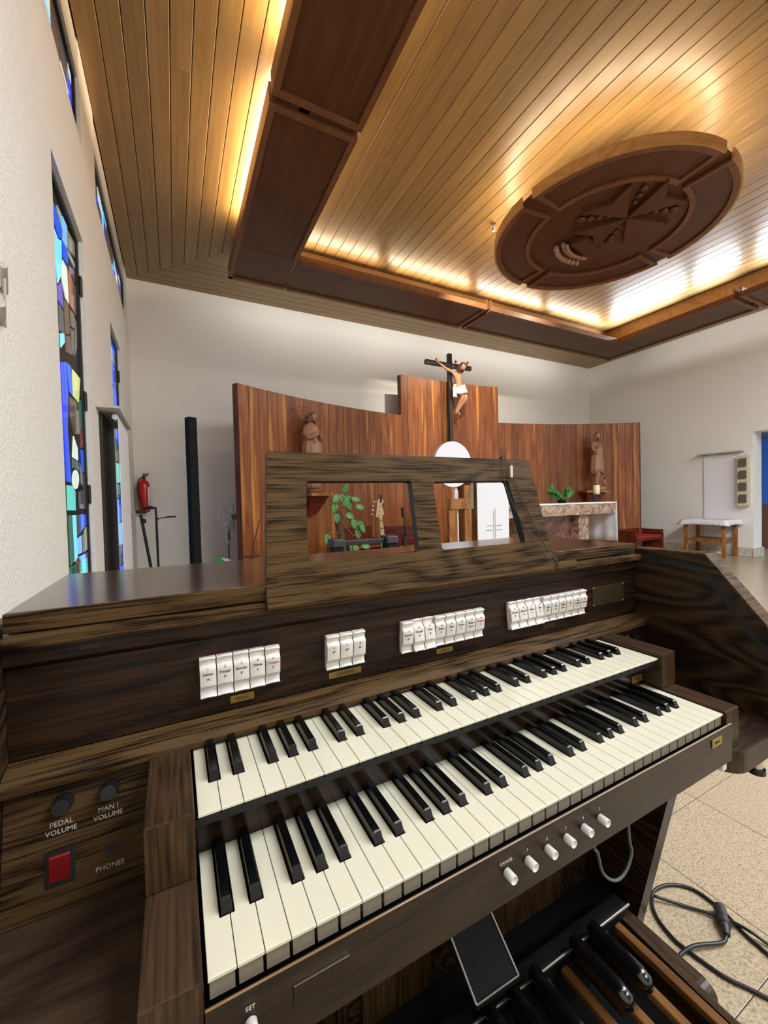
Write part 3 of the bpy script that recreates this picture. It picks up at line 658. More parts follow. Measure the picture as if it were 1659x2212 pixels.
# ------------------------------------------------------------------ curved altar screen of vertical boards
sc = thing('altar_screen', 'tall concave wall of red-brown vertical boards with a raised middle behind the altar', 'wooden screen', (4.8, 6.0, 0))
SO = Vector((4.536, -2.009)); SR = 8.016
def arcp(a, r): return (SO.x + r * sin(a), SO.y + r * cos(a))
aL = math.atan2(.768 - SO.x, 5.03 - SO.y); aR = math.atan2(8.80 - SO.x, 4.83 - SO.y)
aC0 = math.atan2(3.65 - SO.x, 5.95 - SO.y); aC1 = math.atan2(5.88 - SO.x, 5.89 - SO.y)
def arc_planks(a0, a1, z0, z1, r):
    n = max(1, round((a1 - a0) * SR / .152)); g = .0012 / SR
    for k in range(n):
        s0 = a0 + (a1 - a0) * k / n + g; s1 = a0 + (a1 - a0) * (k + 1) / n - g
        ch = .003 / SR
        pl = [arcp(s0, r + .02), arcp(s0, r + .003), arcp(s0 + ch, r), arcp(s1 - ch, r), arcp(s1, r + .003), arcp(s1, r + .02)]
        c = arcp((s0 + s1) / 2, r)
        B().prism(pl, 'Z', z0, z1).make('screen_plank', M_screen, sc, origin=(c[0], c[1], z0))
arc_planks(aL, aC0, 0, 2.75, SR); arc_planks(aC0, aC1, 0, 3.47, SR); arc_planks(aC1, aR, 0, 2.75, SR)
def slab(a0, a1, z1, n=14):
    pl = [arcp(a0 + (a1 - a0) * k / n, SR + .021) for k in range(n + 1)] + [arcp(a1 - (a1 - a0) * k / n, SR + .10) for k in range(n + 1)]
    vs = [(x, y, 0) for x, y in pl] + [(x, y, z1) for x, y in pl]; m = len(pl); fs = [(i, (i + 1) % m, m + (i + 1) % m, m + i)[::-1] for i in range(m)]
    for k in range(n): a, b_, c, d = k, k + 1, m - 2 - k, m - 1 - k; fs += [(a + m, b_ + m, c + m, d + m)[::-1], (a, b_, c, d)]
    B().add(vs, fs).make('screen_backing', M_screenedge, sc)
slab(aL, aC0, 2.75); slab(aC0, aC1, 3.47); slab(aC1, aR, 2.75)
for a0, a1, z1 in ((aL - .0015, aL - .0002, 2.75), (aR + .0002, aR + .0015, 2.75)):
    B().prism([arcp(a0, SR - .002), arcp(a1, SR - .002), arcp(a1, SR + .10), arcp(a0, SR + .10)], 'Z', 0, z1).make('screen_edge', M_screenedge, sc)
# ================================================================== the organ console
og = thing('organ_console', 'dark oak two-manual electronic organ console with white stop tabs in the foreground', 'organ', (0.42, 0.3, 0))
def part(b, name, mat, label=None, parent=None): return b.make(name, mat, parent or og, label)
side = [(.60, 0), (.60, 1.040), (.272, 1.040), (.2715, 1.055), (.115, 1.055), (-.13, .745), (-.13, .70), (.144, .69), (.29, 0)]
for x0, x1 in ((-.237, -.197), (1.041, 1.081)):
    b = B().prism(side, 'X', x0, x1); part(b, 'side_panel', M_oaks)
    # solid edge moulding along the front edge
    xa, xb = (x0 - .002, x1) if x0 < 0 else (x0, x1 + .002)
    e = B().prism([(.271, 1.0552), (.115, 1.0552), (-.13, .7452), (-.13, .752), (.1138, 1.0595), (.271, 1.0595)], 'X', xa, xb); part(e, 'edge_moulding', M_oak)
# dark curved groove for the roll top
for xs in (-.1968, 1.0408):
    gp = smooth_path([(xs, .268, 1.030), (xs, .204, 1.031), (xs, .158, 1.030), (xs, .122, 1.018), (xs, .094, .993), (xs, .056, .935), (xs, .004, .862), (xs, -.05, .79)], 5)
    vs = []; fs = []
    for i, p in enumerate(gp):
        t = (gp[min(i + 1, len(gp) - 1)] - gp[max(i - 1, 0)]).normalized(); n_ = Vector((0, -t.z, t.y))
        for s_ in (-.0065, .0065):
            for dx in ((0, .001) if xs < 0 else (-.001, 0)): vs.append(p + n_ * s_ + Vector((dx, 0, 0)))
    for i in range(len(gp) - 1):
        o = i * 4; fs += [(o, o + 1, o + 5, o + 4), (o + 2, o + 6, o + 7, o + 3), (o, o + 4, o + 6, o + 2), (o + 1, o + 3, o + 7, o + 5)]
    part(B().add(vs, fs), 'roll_top_groove', M_blacktrim)
part(B().bbox(-.1965, .272, 1.047, 1.0405, .60, 1.071, .002), 'lid', M_oaktop)
part(B().bbox(-.1965, .2695, 1.047, 1.0405, .2718, 1.0705, .0008), 'lid_front_edge', M_oak)
part(B().bbox(-.1965, .252, 1.030, 1.0405, .29, 1.0445, .003), 'upper_rail', M_oak)
part(B().prism([(.262, 1.0295), (.290, 1.0295), (.290, 1.003), (.270, 1.003), (.262, 1.010)], 'X', -.1965, 1.0405), 'lock_rail', M_oakp)
for xx in (-.112, .934): part(B().box(xx - .011, .2612, 1.017, xx + .011, .2625, 1.0225), 'lock_slot', M_blacktrim)
part(B().box(-.1965, .270, .893, 1.0405, .29, 1.0025), 'stop_panel', M_oakp)
part(B().prism([(.236, .868), (.236, .876), (.243, .886), (.2695, .892), (.2695, .868)], 'X', -.1965, 1.0405), 'moulded_rail', M_oak)
part(B().box(-.1965, .29, .71, 1.0405, .31, .89), 'inner_board', M_oakp)
for x0, x1 in ((-.1965, -.0505), (.8965, 1.0405)):
    part(B().prism([(.250, .8675), (.289, .8675), (.289, .7315), (.220, .7315)], 'X', x0, x1), 'control_panel', M_oak if x0 < 0 else M_oakp)
# shelves at both ends of the keys
def shelf(x0, x1, xi):
    r = .04; pts = []
    if xi > .5:
        pts = [(x1, .25), (x1, -.018)] + [(x0 + r - r * sin(t * pi / 12), -.018 + r - r * cos(t * pi / 12)) for t in range(7)] + [(x0, .25)]
    else:
        pts = [(x0, .25), (x0, -.018)] + [(x1 - r + r * sin(t * pi / 12), -.018 + r - r * cos(t * pi / 12)) for t in range(7)] + [(x1, .25)]
    return B().prism(pts, 'Z', .690, .7305)
part(shelf(.8515, 1.0405, .85), 'end_shelf', M_shelf); part(shelf(-.1965, -.0035, 0), 'end_shelf', M_shelf)
for x0, x1 in ((-.0500, -.0030), (.8490, .8960)):
    part(B().bbox(x0, .1035, .8035, x1, .2495, .872, .0018), 'upper_cheek_block', M_oaky)
    part(B().bbox(x0, -.003, .7310, x1, .2495, .8030, .0018), 'lower_cheek_block', M_oaky)
    part(B().box(x0 + .001, .1030, .8045, x1 - .001, .1034, .8705), 'cheek_front', M_oakz); part(B().box(x0 + .001, -.0035, .7320, x1 - .001, -.0031, .8015), 'cheek_front', M_oakz)
# key fascia, keybed and front slip
part(B().box(-.0028, .1385, .770, .8488, .160, .8545), 'upper_key_fascia', M_fascia)
part(B().box(-.0028, .1160, .8460, .8488, .138, .8545), 'upper_key_strip', M_blacktrim)  # black strip below the overhang of the upper keys
part(B().box(-.0028, .003, .706, .8488, .30, .7690), 'keybed', M_blkmat)
part(B().prism([(-.012, .722), (-.012, .7865), (-.0095, .7875), (-.0008, .7740), (.0025, .7740), (.0025, .722)], 'X', -.0028, .8488), 'key_slip', M_slip)
part(B().box(-.196, .40, .012, 1.04, .415, .70), 'knee_board', M_oaks)
part(B().box(-.196, .3185, .006, 1.04, .399, .095), 'toe_gap_shade', M_blkmat)  # black box added as shade in the gap behind the pedalboard
part(B().cyl((-.0026, -.0108, .7866), (.8486, -.0108, .7866), .0011, n=8), 'slip_highlight', plain('edge_highlight', (120, 92, 60), .15, coat=.5))  # thin paler rounding painted as the highlight along the slip
# ---- keys
NAT = [0, 2, 4, 5, 7, 9, 11]
P = .0235; HL = .1395
blk = {'C': (1, -.0026), 'D': (2, .0015), 'F': (4, -.0034), 'G': (5, -.0006), 'A': (6, .0025)}   # sharp after the nth white boundary
NW = 36
def white_key(lc, rc, h=.0170, deep=True):
    """lc/rc: cut widths at the left/right of the tail"""
    w0, w1 = .00035, P - .00035; yh = .0495
    poly = [(w0, 0), (w1, 0)]
    if rc: poly += [(w1, yh), (P - rc, yh)]
    poly += [(P - rc if rc else w1, HL), (lc if lc else w0, HL)]
    if lc: poly += [(lc, yh), (w0, yh)]
    b = B(); n = len(poly)
    cx = P / 2
    top = [(x + (.0004 if x < cx else -.0004), y + (.0006 if y < .001 else 0)) for x, y in poly]
    vs = [(x, y, 0) for x, y in top] + [(x, y, -.0006) for x, y in poly] + [(x, y, -.0032) for x, y in poly]
    fs = [tuple(range(n))] + [(i, n + i, n + (i + 1) % n, (i + 1) % n) for i in range(n)] + [(n + i, 2 * n + i, 2 * n + (i + 1) % n, n + (i + 1) % n) for i in range(n)] + [tuple(range(2 * n, 3 * n))[::-1]]
    b.add(vs, fs)
    return b
keyshape = {}
def shape_for(k):
    i = k % 7; last = k == NW - 1
    hw = .0069
    offs = {1: -.0026, 2: .0015, 4: -.0034, 5: -.0006, 6: .0025}
    lc = (hw + offs[i]) if (i in offs) else 0
    j = i + 1
    rc = (hw - offs[j]) if (j in offs and not last) else 0
    key = (round(lc, 5), round(rc, 5))
    if key not in keyshape: keyshape[key] = white_key(lc, rc).mesh('white_key', M_white)
    return keyshape[key]
frontm = B().box(.0016, .0022, -.0205, P - .0016, .03, -.0033).mesh('key_front', M_keyshade)
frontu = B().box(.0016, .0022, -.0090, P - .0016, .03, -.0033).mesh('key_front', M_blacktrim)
def sharp_mesh():
    y0, y1 = .0500, HL + .001; w, wt, h = .0058, .0046, .0118
    vs = [(-w, y0, -.003), (w, y0, -.003), (w, y1, -.003), (-w, y1, -.003), (-w + .0004, y0 + .0015, .0008), (w - .0004, y0 + .0015, .0008), (w - .0004, y1, .0008), (-w + .0004, y1, .0008),
          (-wt, y0 + .0058, h - .0012), (wt, y0 + .0058, h - .0012), (wt, y1, h - .0012), (-wt, y1, h - .0012), (-wt + .001, y0 + .0074, h), (wt - .001, y0 + .0074, h), (wt - .001, y1, h), (-wt + .001, y1, h)]
    fs = [(0, 3, 2, 1), (12, 13, 14, 15)]
    for o in (0, 4, 8): fs += [(o, o + 1, o + 5, o + 4), (o + 1, o + 2, o + 6, o + 5), (o + 2, o + 3, o + 7, o + 6), (o + 3, o, o + 4, o + 7)]
    return B().add(vs, fs).mesh('black_key', M_black)
sm = sharp_mesh()
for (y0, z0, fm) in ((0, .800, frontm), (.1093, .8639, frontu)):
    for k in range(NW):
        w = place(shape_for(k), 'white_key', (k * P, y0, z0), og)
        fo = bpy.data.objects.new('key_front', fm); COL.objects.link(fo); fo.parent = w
    for o in range(5):
        for j, off in {1: -.0026, 2: .0015, 4: -.0034, 5: -.0006, 6: .0025}.items():
            place(sm, 'black_key', ((o * 7 + j) * P + off, y0, z0), og)
# ---- stop tabs
def tab_mesh():
    prof = [(.0045, .0278), (.0058, .0262), (.0030, .0215), (.0034, .0170), (.0078, .0135), (.0086, .0115), (.0086, -.0110), (.0080, -.0128), (.0046, -.0142), (.0040, -.0190), (.0056, -.0248), (.0080, -.0272), (.0074, -.0285)]
    w = .01055; vs = []; fs = []; nx = 5; m = len(prof)
    for i in range(nx):
        u = -1 + 2 * i / (nx - 1)
        for o, z in prof: vs.append((u * w, -(o - .0011 * u * u), z + .0012 * (1 - u * u)))
    for i in range(nx - 1):
        for j in range(m - 1): fs.append((i * m + j, i * m + j + 1, (i + 1) * m + j + 1, (i + 1) * m + j))
    o = len(vs)
    for i in (0, nx - 1):
        vs.append(((-1 if i == 0 else 1) * w, .006, .0275)); vs.append(((-1 if i == 0 else 1) * w, .006, -.028))
    fs.append(tuple([j for j in range(m)][::-1] + [o, o + 1])[::1]); fs.append(tuple([(nx - 1) * m + j for j in range(m)] + [o + 3, o + 2]))
    fs.append(tuple([i * m for i in range(nx)] + [o + 2, o])); fs.append(tuple([i * m + m - 1 for i in range(nx)][::-1] + [o + 1, o + 3]))
    return B().add(vs, fs).mesh('stop_tab', M_tab)
tmsh = tab_mesh()
ON, OFF = radians(9), radians(-9)
tabs = [(.0225, .0120, [('1', 'Subbass', "16'", 1), ('2', 'Prinzipal', "8'", 1), ('3', 'Bourdun', "8'", 1), ('4', 'Oktave', "4'", 1), ('5', 'Trompete', "8'", 2)]),
        (.0230, .1985, [('6', 'I/P', '', 0), ('7', 'II/P', '', 0), ('8', 'II/I', '', 0)]),
        (.0234, .3385, [('9', 'Bourdun', "16'", 0), ('10', 'Principal', "8'", 1), ('11', 'Flöte', "8'", 1), ('12', 'Octave', "4'", 0), ('13', 'Flöte', "4'", 0), ('14', 'Octave', "2'", 0), ('15', 'Mixture', '3-Fach', 0), ('16', 'Trompete', "8'", 2)]),
        (.0238, .5950, [('17', 'Bourdun', "8'", 1), ('18', 'Salicional', "8'", 1), ('19', 'Oktave', "4'", 1), ('20', 'Flöte', "4'", 1), ('21', 'Nasat', '2⅔', 0), ('22', 'Terz', '1⅗', 0), ('23', 'Zimbel', '3-Fach', 0), ('24', 'Oboe', "8'", 2), ('25', 'Vox\nCoelestis', "8'", 0), ('26', 'Tremulant', '', 2)])]
for pitch, x0, lst in tabs:
    n = len(lst)
    part(B().box(x0 - .0012, .2692, .9200, x0 + pitch * n + .0012, .2699, .9800), 'tab_recess', M_redrec)
    for k, (a, t, f_, st) in enumerate(lst):
        ang = {1: radians(-7), 0: radians(8), 2: radians(8)}[st]
        if x0 < .1 and k < 4: ang = radians(1)
        o = place(tmsh, 'stop_tab', (x0 + pitch * (k + .5), .2630, .9510), og, rot=(ang, 0, 0))
        body = a + '\n' + t + ('\n' + f_ if f_ else '')
        lab = 'red lettering' if st == 2 else None
        text('lettering', body, .0054, M_printr if st == 2 else M_print, frame((0, -.0088, .0058 if '\n' in t else .0065), (1, 0, 0), (0, 0, 1)), o, sx=.82, label=lab, space=1.35 if '\n' not in t else 1.1)
def plate(x0, x1, z0, z1, y, body, size, mat, label, sx=1, y2=None, pm=None):
    p_ = part(B().bbox(x0, y - .0016, z0, x1, y, z1, .0004), 'name_plate', mat, label)
    text('lettering', body, size, pm or M_printd, frame(((x0 + x1) / 2, y - .0018, (z0 + z1) / 2), (1, 0, 0), (0, 0, 1)), p_, sx=sx)
    return p_
plate(.0525, .0865, .9020, .9130, .2698, 'PEDAL', .0066, M_brass, 'brass plate engraved PEDAL')
plate(.2050, .2630, .9040, .9145, .2698, 'COUPLERS', .0066, M_brass, 'brass plate engraved COUPLERS')
plate(.4180, .4560, .9035, .9130, .2698, 'MAN I', .0066, M_brass, 'brass plate engraved MAN I')
plate(.7010, .7400, .9035, .9130, .2698, 'MAN II', .0066, M_brassd, 'brass plate engraved MAN II')
pl = plate(.870, .990, .930, .976, .2698, '', .01, M_brassd, 'aged brass maker plate')
text('lettering', 'viscount', .0230, M_printd, frame((.928, .2680, .959), (1, 0, 0), (0, 0, 1)), pl, sx=.9)
text('lettering', 'Klassik Orgel', .0085, M_printd, frame((.922, .2680, .9405), (1, 0, 0), (0, 0, 1)), pl)
fr_ = B()
for (a, b_, c, d) in ((.8735, .933, .9865, .9336), (.8735, .9724, .9865, .973), (.8735, .9336, .8741, .9724), (.9859, .9336, .9865, .9724)): fr_.box(a, .26795, b_, c, .2683, d)
fr_.make('border_line', M_printd, pl)
for xx in (.873, .987):
    for zz in (.9325, .9735): B().ball((xx, .2680, zz), .0018, .0012, .0018, 8, 5).make('screw', M_chrome, pl)
plate(.8060, .8410, .8100, .8240, .1383, 'MAN II', .0060, M_brass, 'small brass plate above the lower manual')
plate(.7790, .8110, .7640, .7780, -.0122, 'MAN I', .0060, M_brass, 'small brass plate on the key slip')
p_ = part(B().bbox(.0680, -.0136, .7510, .1205, -.0122, .7690, .0003), 'name_plate', plain('smoked_plate', (40, 28, 16), .45, spec=.2), 'dark model plate with a bright edge')
B().box(.0680, -.0138, .7688, .1205, -.0123, .7693).make('bright_edge', M_chrome, p_)
text('lettering', "DOMUS  8'10", .0075, M_printd, frame((.0945, -.0137, .7600), (1, 0, 0), (0, 0, 1)), p_)
# ---- pistons on the key slip
pm_ = B(); pm_.lathe([(.0001, 0), (.0046, 0), (.0052, .0006), (.0052, .0125), (.0048, .0132), (.0043, .0128), (.0035, .0118), (.0001, .0112)], n=20)
for v in range(len(pm_.v)): x, y, z = pm_.v[v]; pm_.v[v] = (x, -z, y)
pmsh = pm_.mesh('piston_button', M_tab)
for x, t in ((.0315, 'SET'), (.3180, 'CANCEL'), (.3515, '1'), (.3850, '2'), (.4190, '3'), (.4525, '4'), (.4860, '5')):
    o = place(pmsh, 'piston_button', (x, -.0121, .7590), og)
    text('lettering', t, .0052, M_printw, frame((x, -.0124, .7710), (1, 0, 0), (0, 0, 1)), o)
# ---- left control panel: knobs, switch, phones socket
def cy_(z): return .220 + (z - .7315) / .136 * .030
pn_ = Vector((0, -.136, .030)).normalized(); pu_ = Vector((0, .030, .136)).normalized()
for x, z, t in ((-.1410, .8420, 'PEDAL\nVOLUME'), (-.0945, .8430, 'MAN I\nVOLUME')):
    c = Vector((x, cy_(z), z))
    b = B(); n = 24; vs = []
    b.cyl(c, c + pn_ * .004, .0105, .0105, 20); b.cyl(c + pn_ * .004, c + pn_ * .017, .0092, .0082, 20)
    kb = part(b, 'volume_knob', M_blk)
    rb = B()
    for k in range(18):
        a = 2 * pi * k / 18; u = Vector((1, 0, 0)) * cos(a) + pu_ * sin(a)
        rb.cyl(c + pn_ * .004 + u * .0092, c + pn_ * .0165 + u * .0083, .0007, .0007, 5)
    rb.make('grip_rib', M_blk, kb)
    lc_ = Vector((x - .002, cy_(z - .0255), z - .0255)) + pn_ * .0003
    text('lettering', t, .0078, M_printw, frame(lc_, (1, 0, 0), pu_), kb, space=1.1)
c = Vector((-.1435, cy_(.7760), .7760))
def tilted_box(c, hw, hh, d0, d1):
    vs = []
    for d in (d0, d1):
        for sx_, su in ((-1, -1), (1, -1), (1, 1), (-1, 1)): vs.append(c + Vector((sx_ * hw, 0, 0)) + pu_ * su * hh + pn_ * d)
    return B().add(vs, [(0, 3, 2, 1), (4, 5, 6, 7), (0, 1, 5, 4), (1, 2, 6, 5), (2, 3, 7, 6), (3, 0, 4, 7)])
sw = part(tilted_box(c, .0140, .0185, 0, .0012), 'power_switch', M_blk)
vs = []
for (su, d) in ((-.0140, .0013), (-.0140, .0022), (.0040, .0052), (.0128, .0062), (.0140, .0050), (.0140, .0013)):
    for sx_ in (-1, 1): vs.append(c + Vector((sx_ * .0098, 0, 0)) + pu_ * su + pn_ * d)
fs = [(2 * i, 2 * i + 1, 2 * i + 3, 2 * i + 2) for i in range(5)] + [(10, 11, 1, 0), (0, 2, 4, 6, 8, 10), (1, 11, 9, 7, 5, 3)]
B().add(vs, fs).make('rocker', plain('dark_red_plastic', (120, 12, 14), .3, coat=.3), sw, 'red rocker')
c = Vector((-.0945, cy_(.7780), .7780))
jk = part(B().cyl(c, c + pn_ * .0006, .0062, .0062, 20), 'headphone_socket', M_blacktrim)
B().cyl(c + pn_ * .0007 + Vector((.0, 0, -.003)), c + pn_ * .0012 + Vector((0, 0, -.003)), .0016, .0016, 8).make('contact', M_steel, jk)
text('lettering', 'PHONES', .0078, M_printw, frame(Vector((-.0950, cy_(.7585), .7585)) + pn_ * .0003, (1, 0, 0), pu_), jk)
c = Vector((.985, cy_(.843), .843)); kb = part(B().cyl(c, c + pn_ * .012, .0085, .0078, 18), 'volume_knob', M_blk)
c = Vector((.966, cy_(.846), .846)); part(B().tube([c + pn_ * .001 + Vector((.005 * cos(a), 0, 0)) + pu_ * (.005 * sin(a)) for a in [k * pi / 6 for k in range(12)]], .0008, 6, True), 'socket_ring', M_chrome)

# ---- music desk
DP = Vector((0, .262, 1.045)); DU = Vector((0, .050, .235)).normalized(); DN = Vector((0, -DU.z, DU.y))   # DN towards the player
def desk_mesh():
    def rnd(poly, r):
        out = []; n = len(poly)
        for i in range(n):
            p = Vector(poly[i]); a = (Vector(poly[i - 1]) - p).normalized(); b_ = (Vector(poly[(i + 1) % n]) - p).normalized()
            for t in range(5):
                s_ = t / 4; q0 = p + a * r; q2 = p + b_ * r
                out.append(((1 - s_) ** 2 * q0 + 2 * s_ * (1 - s_) * p + s_ ** 2 * q2))
        return out
    outer = rnd([(.1075, -.002), (.1255, .2411), (.7128, .2417), (.7345, -.002)], .002)
    h1 = rnd([(.1864, .1905), (.3925, .1918), (.3889, .0580), (.1757, .0557)], .006)
    h2 = rnd([(.4412, .1900), (.6395, .1925), (.6598, .0555), (.4400, .0555)], .007)
    bm = bmesh.new(); es = []
    for loop in (outer, h1, h2):
        vv = [bm.verts.new((p[0], p[1], 0)) for p in loop]
        for i in range(len(vv)): es.append(bm.edges.new((vv[i], vv[(i + 1) % len(vv)])))
    r = bmesh.ops.triangle_fill(bm, use_beauty=True, use_dissolve=False, edges=es)
    ff = [g for g in r['geom'] if isinstance(g, bmesh.types.BMFace)]
    bmesh.ops.recalc_face_normals(bm, faces=ff)
    if ff and ff[0].normal.z < 0: bmesh.ops.reverse_faces(bm, faces=ff)
    ext = bmesh.ops.extrude_face_region(bm, geom=ff)
    nv = [g for g in ext['geom'] if isinstance(g, bmesh.types.BMVert)]
    # extruded copies become the front; originals are the back
    T = .016
    for v in bm.verts: v.co.z = -T
    for v in nv: v.co.z = 0
    bm.verts.index_update(); bmesh.ops.recalc_face_normals(bm, faces=bm.faces)
    b = B()
    b.add([DP + Vector((1, 0, 0)) * v.co.x + DU * v.co.y + DN * v.co.z for v in bm.verts], [[v.index for v in f.verts] for f in bm.faces])
    bm.free(); return b
dk = part(desk_mesh(), 'music_desk', M_oak)
dk.data.materials.append(plain('black_edge', (10, 10, 14), .5))
for pl_ in dk.data.polygons:
    c = pl_.center + wloc(og) - DP; u_, w_ = c.x, c.dot(DU)
    if abs(pl_.normal.dot(DN)) < .5 and .15 < u_ < .68 and .04 < w_ < .21: pl_.material_index = 1
def dpt(x, s_, d=0): return DP + Vector((x, 0, 0)) + DU * s_ + DN * d
vs = []
sec = [(-.012, -.006), (-.012, .012), (-.008, .016), (.004, .016), (.0055, .014), (.0055, .0005), (-.0025, .0005), (-.0025, -.006)]
for x in (.1060, .7860):
    for s_, d in sec: vs.append(dpt(x, s_, d))
m = len(sec); fs = [tuple(range(m)), tuple(range(m, 2 * m))[::-1]] + [(i, m + i, m + (i + 1) % m, (i + 1) % m) for i in range(m)]
B().add(vs, fs).make('desk_ledge', M_oak, dk)
# the dark edges of the cut-outs
# ---- expression pedal under the keys
ep = part(B().add([Vector((.482, .252, .190)), Vector((.594, .250, .190)), Vector((.590, .385, .300)), Vector((.478, .387, .300)),
                   Vector((.482, .252, .200)), Vector((.594, .250, .200)), Vector((.590, .385, .310)), Vector((.478, .387, .310))],
                  [(0, 3, 2, 1), (4, 5, 6, 7), (0, 1, 5, 4), (1, 2, 6, 5), (2, 3, 7, 6), (3, 0, 4, 7)]), 'expression_pedal', M_blkmat)
B().cyl((.483, .253, .2015), (.593, .251, .2015), .0028, n=8).cyl((.483, .253, .2015), (.479, .386, .3115), .0028, n=8).cyl((.593, .251, .2015), (.589, .384, .3115), .0028, n=8).make('pedal_rim', M_steel, ep, 'worn metal rim')
part(B().bbox(.60, .392, .10, .90, .3995, .36, .002), 'speaker_panel', M_oakz)
part(B().bbox(.30, .392, .10, .47, .3995, .36, .002), 'speaker_panel', M_oakz)
# grey cable hanging under the keybed
part(B().tube(smooth_path([(0.8289, 0.25, 0.705), (0.8335, 0.25, 0.403), (0.8493, 0.25, 0.353), (0.8687, 0.25, 0.2947), (0.9131, 0.25, 0.2568), (0.9538, 0.25, 0.2596), (0.9806, 0.25, 0.2994), (0.9686, 0.25, 0.3697), (0.9593, 0.25, 0.705)], 5), .0038, 8), 'hanging_cable', plain('grey_cable', (92, 96, 90), .5))
part(B().bbox(-.196, .312, .7055, 1.04, .40, .71, .001), 'keybed_rear', M_blkmat)
# chrome catch under the right end shelf
ct = part(B().bbox(.8350, .010, .712, .8505, .045, .7220, .002), 'catch_plate', M_chrome)
B().bbox(.8360, -.004, .700, .8500, .0095, .7180, .002).make('label_plate', plain('paper_label', (214, 214, 206), .5), ct)
part(B().cyl((.985, .004, .655), (.985, .004, .690), .010, n=14), 'shelf_foot', M_chrome)
part(B().cyl((.985, .004, .645), (.985, .004, .655), .014, n=14), 'rubber_pad', M_blk)

# ---- cord draped over the music desk
cd_ = B().tube(smooth_path([dpt(.6327, .236, -.022), dpt(.6327, .2445, -.012), dpt(.6330, .2450, .002), dpt(.6253, .2208, .004), dpt(.6254, .1791, .004), dpt(.6405, .1274, .004), dpt(.6691, .0751, .004), dpt(.7051, .0216, .006), dpt(.7169, .0100, .019), dpt(.7175, -.010, .019)], 6), .0011, 6)
cd_.tube(smooth_path([dpt(.6332, .2450, -.005), dpt(.6400, .2380, .004), dpt(.6484, .2213, .004), dpt(.661, .1685, .004), dpt(.688, .0947, .004), dpt(.7148, .0311, .006), dpt(.7205, .0100, .019), dpt(.7210, -.010, .019)], 6), .0011, 6)
cd_ = cd_.make('thin_cord', M_blk, None, None, origin=(.66, .28, 1.1)); tag(cd_, 'thin black cord with a white clip draped over the music desk', 'cord')
B().bbox(.6420, dpt(0, .205, .006).y - .003, dpt(0, .199).z, .6475, dpt(0, .205, .006).y + .001, dpt(0, .226).z, .001).make('clip', M_tab, cd_)

# ================================================================== pedalboard
pb = thing('organ_pedalboard', 'pedalboard with golden oak naturals and black sharps under the organ', 'pedalboard', (.42, .0, 0))
def rounded_board(x0, x1, y0, y1, z1, r=.03, mat=M_oaky, name='end_cheek'):
    pts = [(y1, 0), (y1, z1)] + [(y0 + r - r * sin(t * pi / 12), z1 - r + r * cos(t * pi / 12)) for t in range(7)] + [(y0, 0)]
    return B().prism(pts, 'X', x0, x1).make(name, mat, pb)
rounded_board(.985, 1.020, .085, .300, .100, .03); rounded_board(-.10, -.065, .085, .300, .100, .03)
B().bbox(-.064, .268, .0, .984, .300, .150, .003).make('rear_rail', M_blkmat, pb)
B().cyl((.30, .262, .152), (.984, .262, .152), .004, n=8).make('metal_rod', M_steel, pb)
B().box(-.064, -.319, .004, .954, .267, .02).make('pedal_gap_shade', M_blkmat, pb)  # black sheet added as shade between and under the pedals
B().box(-.064, -.34, .0, .984, -.32, .06).make('front_rail', M_oaky, pb)
for x0 in (.955,): B().prism([(.27, 0), (.27, .118), (.10, .108), (-.32, .10), (-.32, 0)], 'X', x0 + .012, x0 + .029).make('side_rail', M_oaky, pb)
natm = B().bbox(-.0105, -.31, -.018, .0105, .262, 0, .004).mesh('natural_pedal', wood('pedal_oak', [(92, 58, 28), (126, 84, 44)], 'Y', fine=60, coarse=3, rough=.4, bump=.03))
pp = .0645
for i in range(16): place(natm, 'natural_pedal', (.935 - pp * i, 0, .128 - .0), pb)
b = B(); pr_ = [(.0, .262), (.004, .262)]
b.tube([(0, .262, -.014), (0, .20, -.012), (0, .150, -.012), (0, .136, -.016), (0, .128, -.028)], .015, 12, rr=[.014, .0155, .016, .0155, .010])
b.box(-.012, .135, -.05, .012, .262, -.015)
shm = b.mesh('sharp_pedal', plain('black_lacquer', (14, 14, 16), .18, coat=.5))
for i in (1, 2, 4, 5, 6, 8, 9, 11, 12, 13): place(shm, 'sharp_pedal', (.935 - pp * (i + .5), 0, .185), pb)

# ================================================================== power cable with plug on the floor
pc = thing('power_cable', 'black mains cable looped on the floor beside the organ', 'cable', (1.25, .2, 0))
def fl_(L, z=.0055): return [(x, y, z) for x, y in L]
B().tube(smooth_path(fl_([(1.26, -.10), (1.305, .09), (1.316, .153), (1.337, .211), (1.338, .282), (1.297, .324), (1.236, .338), (1.192, .322), (1.157, .288), (1.139, .242), (1.138, .208), (1.151, .133), (1.175, .087), (1.21, .02), (1.26, -.06)]), 6), .0046, 8).make('cable', M_blk, pc)
B().tube(smooth_path([(1.205, .324, .0145), (1.261, .268, .006), (1.298, .215, .010), (1.318, .181, .012), (1.327, .14, .0145), (1.339, .101, .006), (1.36, .02, .006)], 6), .0042, 8).make('cable', M_blk, pc)
B().tube(smooth_path([(1.262, .171, .012), (1.235, .168, .010), (1.175, .190, .0145), (1.142, .2, .014), (1.101, .206, .006), (1.065, .191, .006), (1.045, .163, .006), (1.060, .110, .006), (1.075, .05, .006), (1.09, -.05, .006)], 6), .0046, 8).make('cable', M_blk, pc)
b = B().cyl((1.262, .170, .014), (1.285, .185, .015), .008, .0135, 12).cyl((1.285, .185, .015), (1.302, .197, .0155), .0155, .0155, 12).cyl((1.304, .198, .0155), (1.330, .216, .0155), .0145, .0155, 12)
b.make('plug_connector', plain('rubber_plug', (30, 30, 33), .5), pc)
